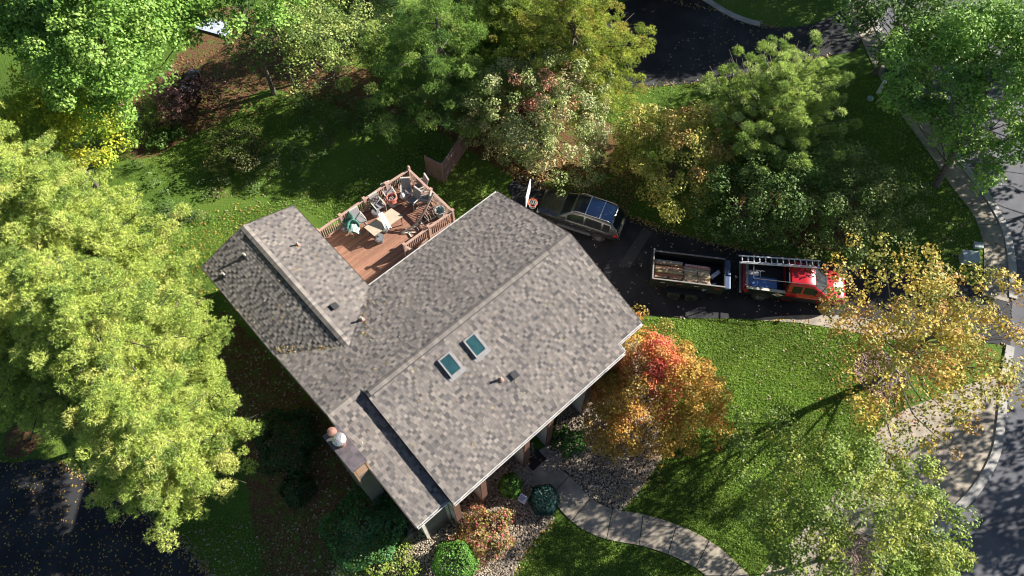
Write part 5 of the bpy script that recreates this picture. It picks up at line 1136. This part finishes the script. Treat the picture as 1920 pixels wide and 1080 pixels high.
# grass blades
def grass(poly, dens, pal, sz=.1):
    q = pxpoly(poly); xs_ = [a for a, b in q]; ys_ = [b for a, b in q]; n_ = int((max(xs_)-min(xs_))*(max(ys_)-min(ys_))*dens)
    x = rng.uniform(min(xs_), max(xs_), n_); y = rng.uniform(min(ys_), max(ys_), n_); s = in_poly(x, y, q)
    for ex_ in EXCL: s &= ~in_poly(x, y, ex_)
    x, y = x[s], y[s]; n_ = len(x)
    P = np.stack([x, y, ter(x, y)+.005], -1); D = unit(rdir(n_)*.8+np.array([0,0,1.0])); W = unit(np.cross(D, rdir(n_)))*.022; h = sz*(.5+rng.random((n_,1)))
    f = .7+.3*(np.sin(x*1.9+np.sin(y*1.3)*2)*np.sin(y*2.3+1)+1)/2 + .12*np.sin(x*.7+y*.5+2*np.sin(y*.31)) + .16*np.sin(x*.45-y*.8+1.5*np.sin(x*.6))*np.sin(y*.37+x*.2)
    return np.stack([P-W, P+W, P+D*h], 1).reshape(-1, 3), pick(pal, n_)*(.72+.55*rng.random((n_,1)))*f[:, None]
pathp = [tuple(v[:2]) for v in [GT(*q) for q in [(985,905),(1060,880),(1100,930),(1150,955),(1210,968),(1280,990),(1345,1025),(1420,1100),(1350,1100),(1300,1065),(1250,1040),(1190,1022),(1130,1010),(1080,975),(1040,950)]]]
EXCL = [BED1, BED2, RING, RING2, pathp, drv, pv + list(reversed(KL2[4:]))]
GP = [(.3,.46,.075),(.4,.56,.11),(.2,.33,.05),(.5,.58,.17)]
parts = [grass([(1200,598),(1460,598),(1700,640),(1700,768),(1632,830),(1400,1100),(950,1100),(1000,1012),(1138,948),(1240,860)], 520, GP, .085),
         grass([(220,420),(420,400),(640,340),(800,260),(900,330),(960,350),(760,500),(560,385),(380,500),(420,620),(330,620)], 260, GP, .08),
         grass([(280,300),(440,210),(640,170),(560,240),(380,330)], 300, GP, .08), grass([(1120,160),(1400,140),(1640,120),(1880,440),(1860,520),(1500,480),(1190,400)], 160, GP, .08), grass([(300,990),(560,930),(760,1100),(400,1100)], 160, GP, .08)]
tag(fastmesh('grass', np.concatenate([p_[0] for p_ in parts]), 3, np.concatenate([p_[1] for p_ in parts]), M['blade']), 'short green grass blades of the lawn', 'grass', kind='stuff')
# river stones: squashed octahedra with own colours
def stones(polys, dens, pal, sz):
    allv = []; allc = []
    for q in polys:
        xs_ = [a for a, b in q]; ys_ = [b for a, b in q]; n_ = int((max(xs_)-min(xs_))*(max(ys_)-min(ys_))*dens)
        x = rng.uniform(min(xs_), max(xs_), n_); y = rng.uniform(min(ys_), max(ys_), n_); s = in_poly(x, y, q) & ~in_poly(x, y, pathp); x, y = x[s], y[s]; n_ = len(x)
        P = np.stack([x, y, ter(x, y)+.02+.03*rng.random(n_)], -1); T_ = rdir(n_); T_[:, 2] *= .3; T_ = unit(T_); U_ = unit(np.cross(rdir(n_)*.3+np.array([0,0,1]), T_)); W_ = np.cross(T_, U_)
        s_ = sz*(.6+.8*rng.random((n_,1))); T_ = T_*s_; U_ = U_*s_*.75; W_ = W_*s_*.5; c = pick(pal, n_)*(.7+.6*rng.random((n_,1)))
        t1 = T_*.6+U_*.6; t2 = T_*.6-U_*.6
        ring = [T_+0*U_, t1, U_, -t2, -T_, -t1, -U_, t2]
        for k in range(0, 8, 1):
            a_, b_ = ring[k], ring[(k+1) % 8]; allv.append(np.stack([P+a_, P+b_, P+b_*.55+W_, P+a_*.55+W_], 1)); allc.append(c)
        allv.append(np.stack([P+ring[0]*.55+W_, P+ring[2]*.55+W_, P+ring[4]*.55+W_, P+ring[6]*.55+W_], 1)); allc.append(c)
    return np.concatenate(allv).reshape(-1, 3), np.concatenate(allc)
v_, c_ = stones([BED1, BED2], 420, [(.52,.43,.31),(.42,.34,.25),(.6,.52,.41),(.24,.19,.15),(.46,.35,.25)], .042)
tag(fastmesh('river_stones', v_, 4, c_, M['stone']), 'tan river stones filling the planting beds', 'river stones', kind='stuff')
v_, c_ = stones([RING, RING2], 300, [(.34,.22,.18),(.42,.3,.25),(.24,.16,.13)], .045)
tag(fastmesh('mulch_stones', v_, 4, c_, M['stone']), 'pinkish brown stones in rings around two tree trunks', 'mulch stones', kind='stuff')
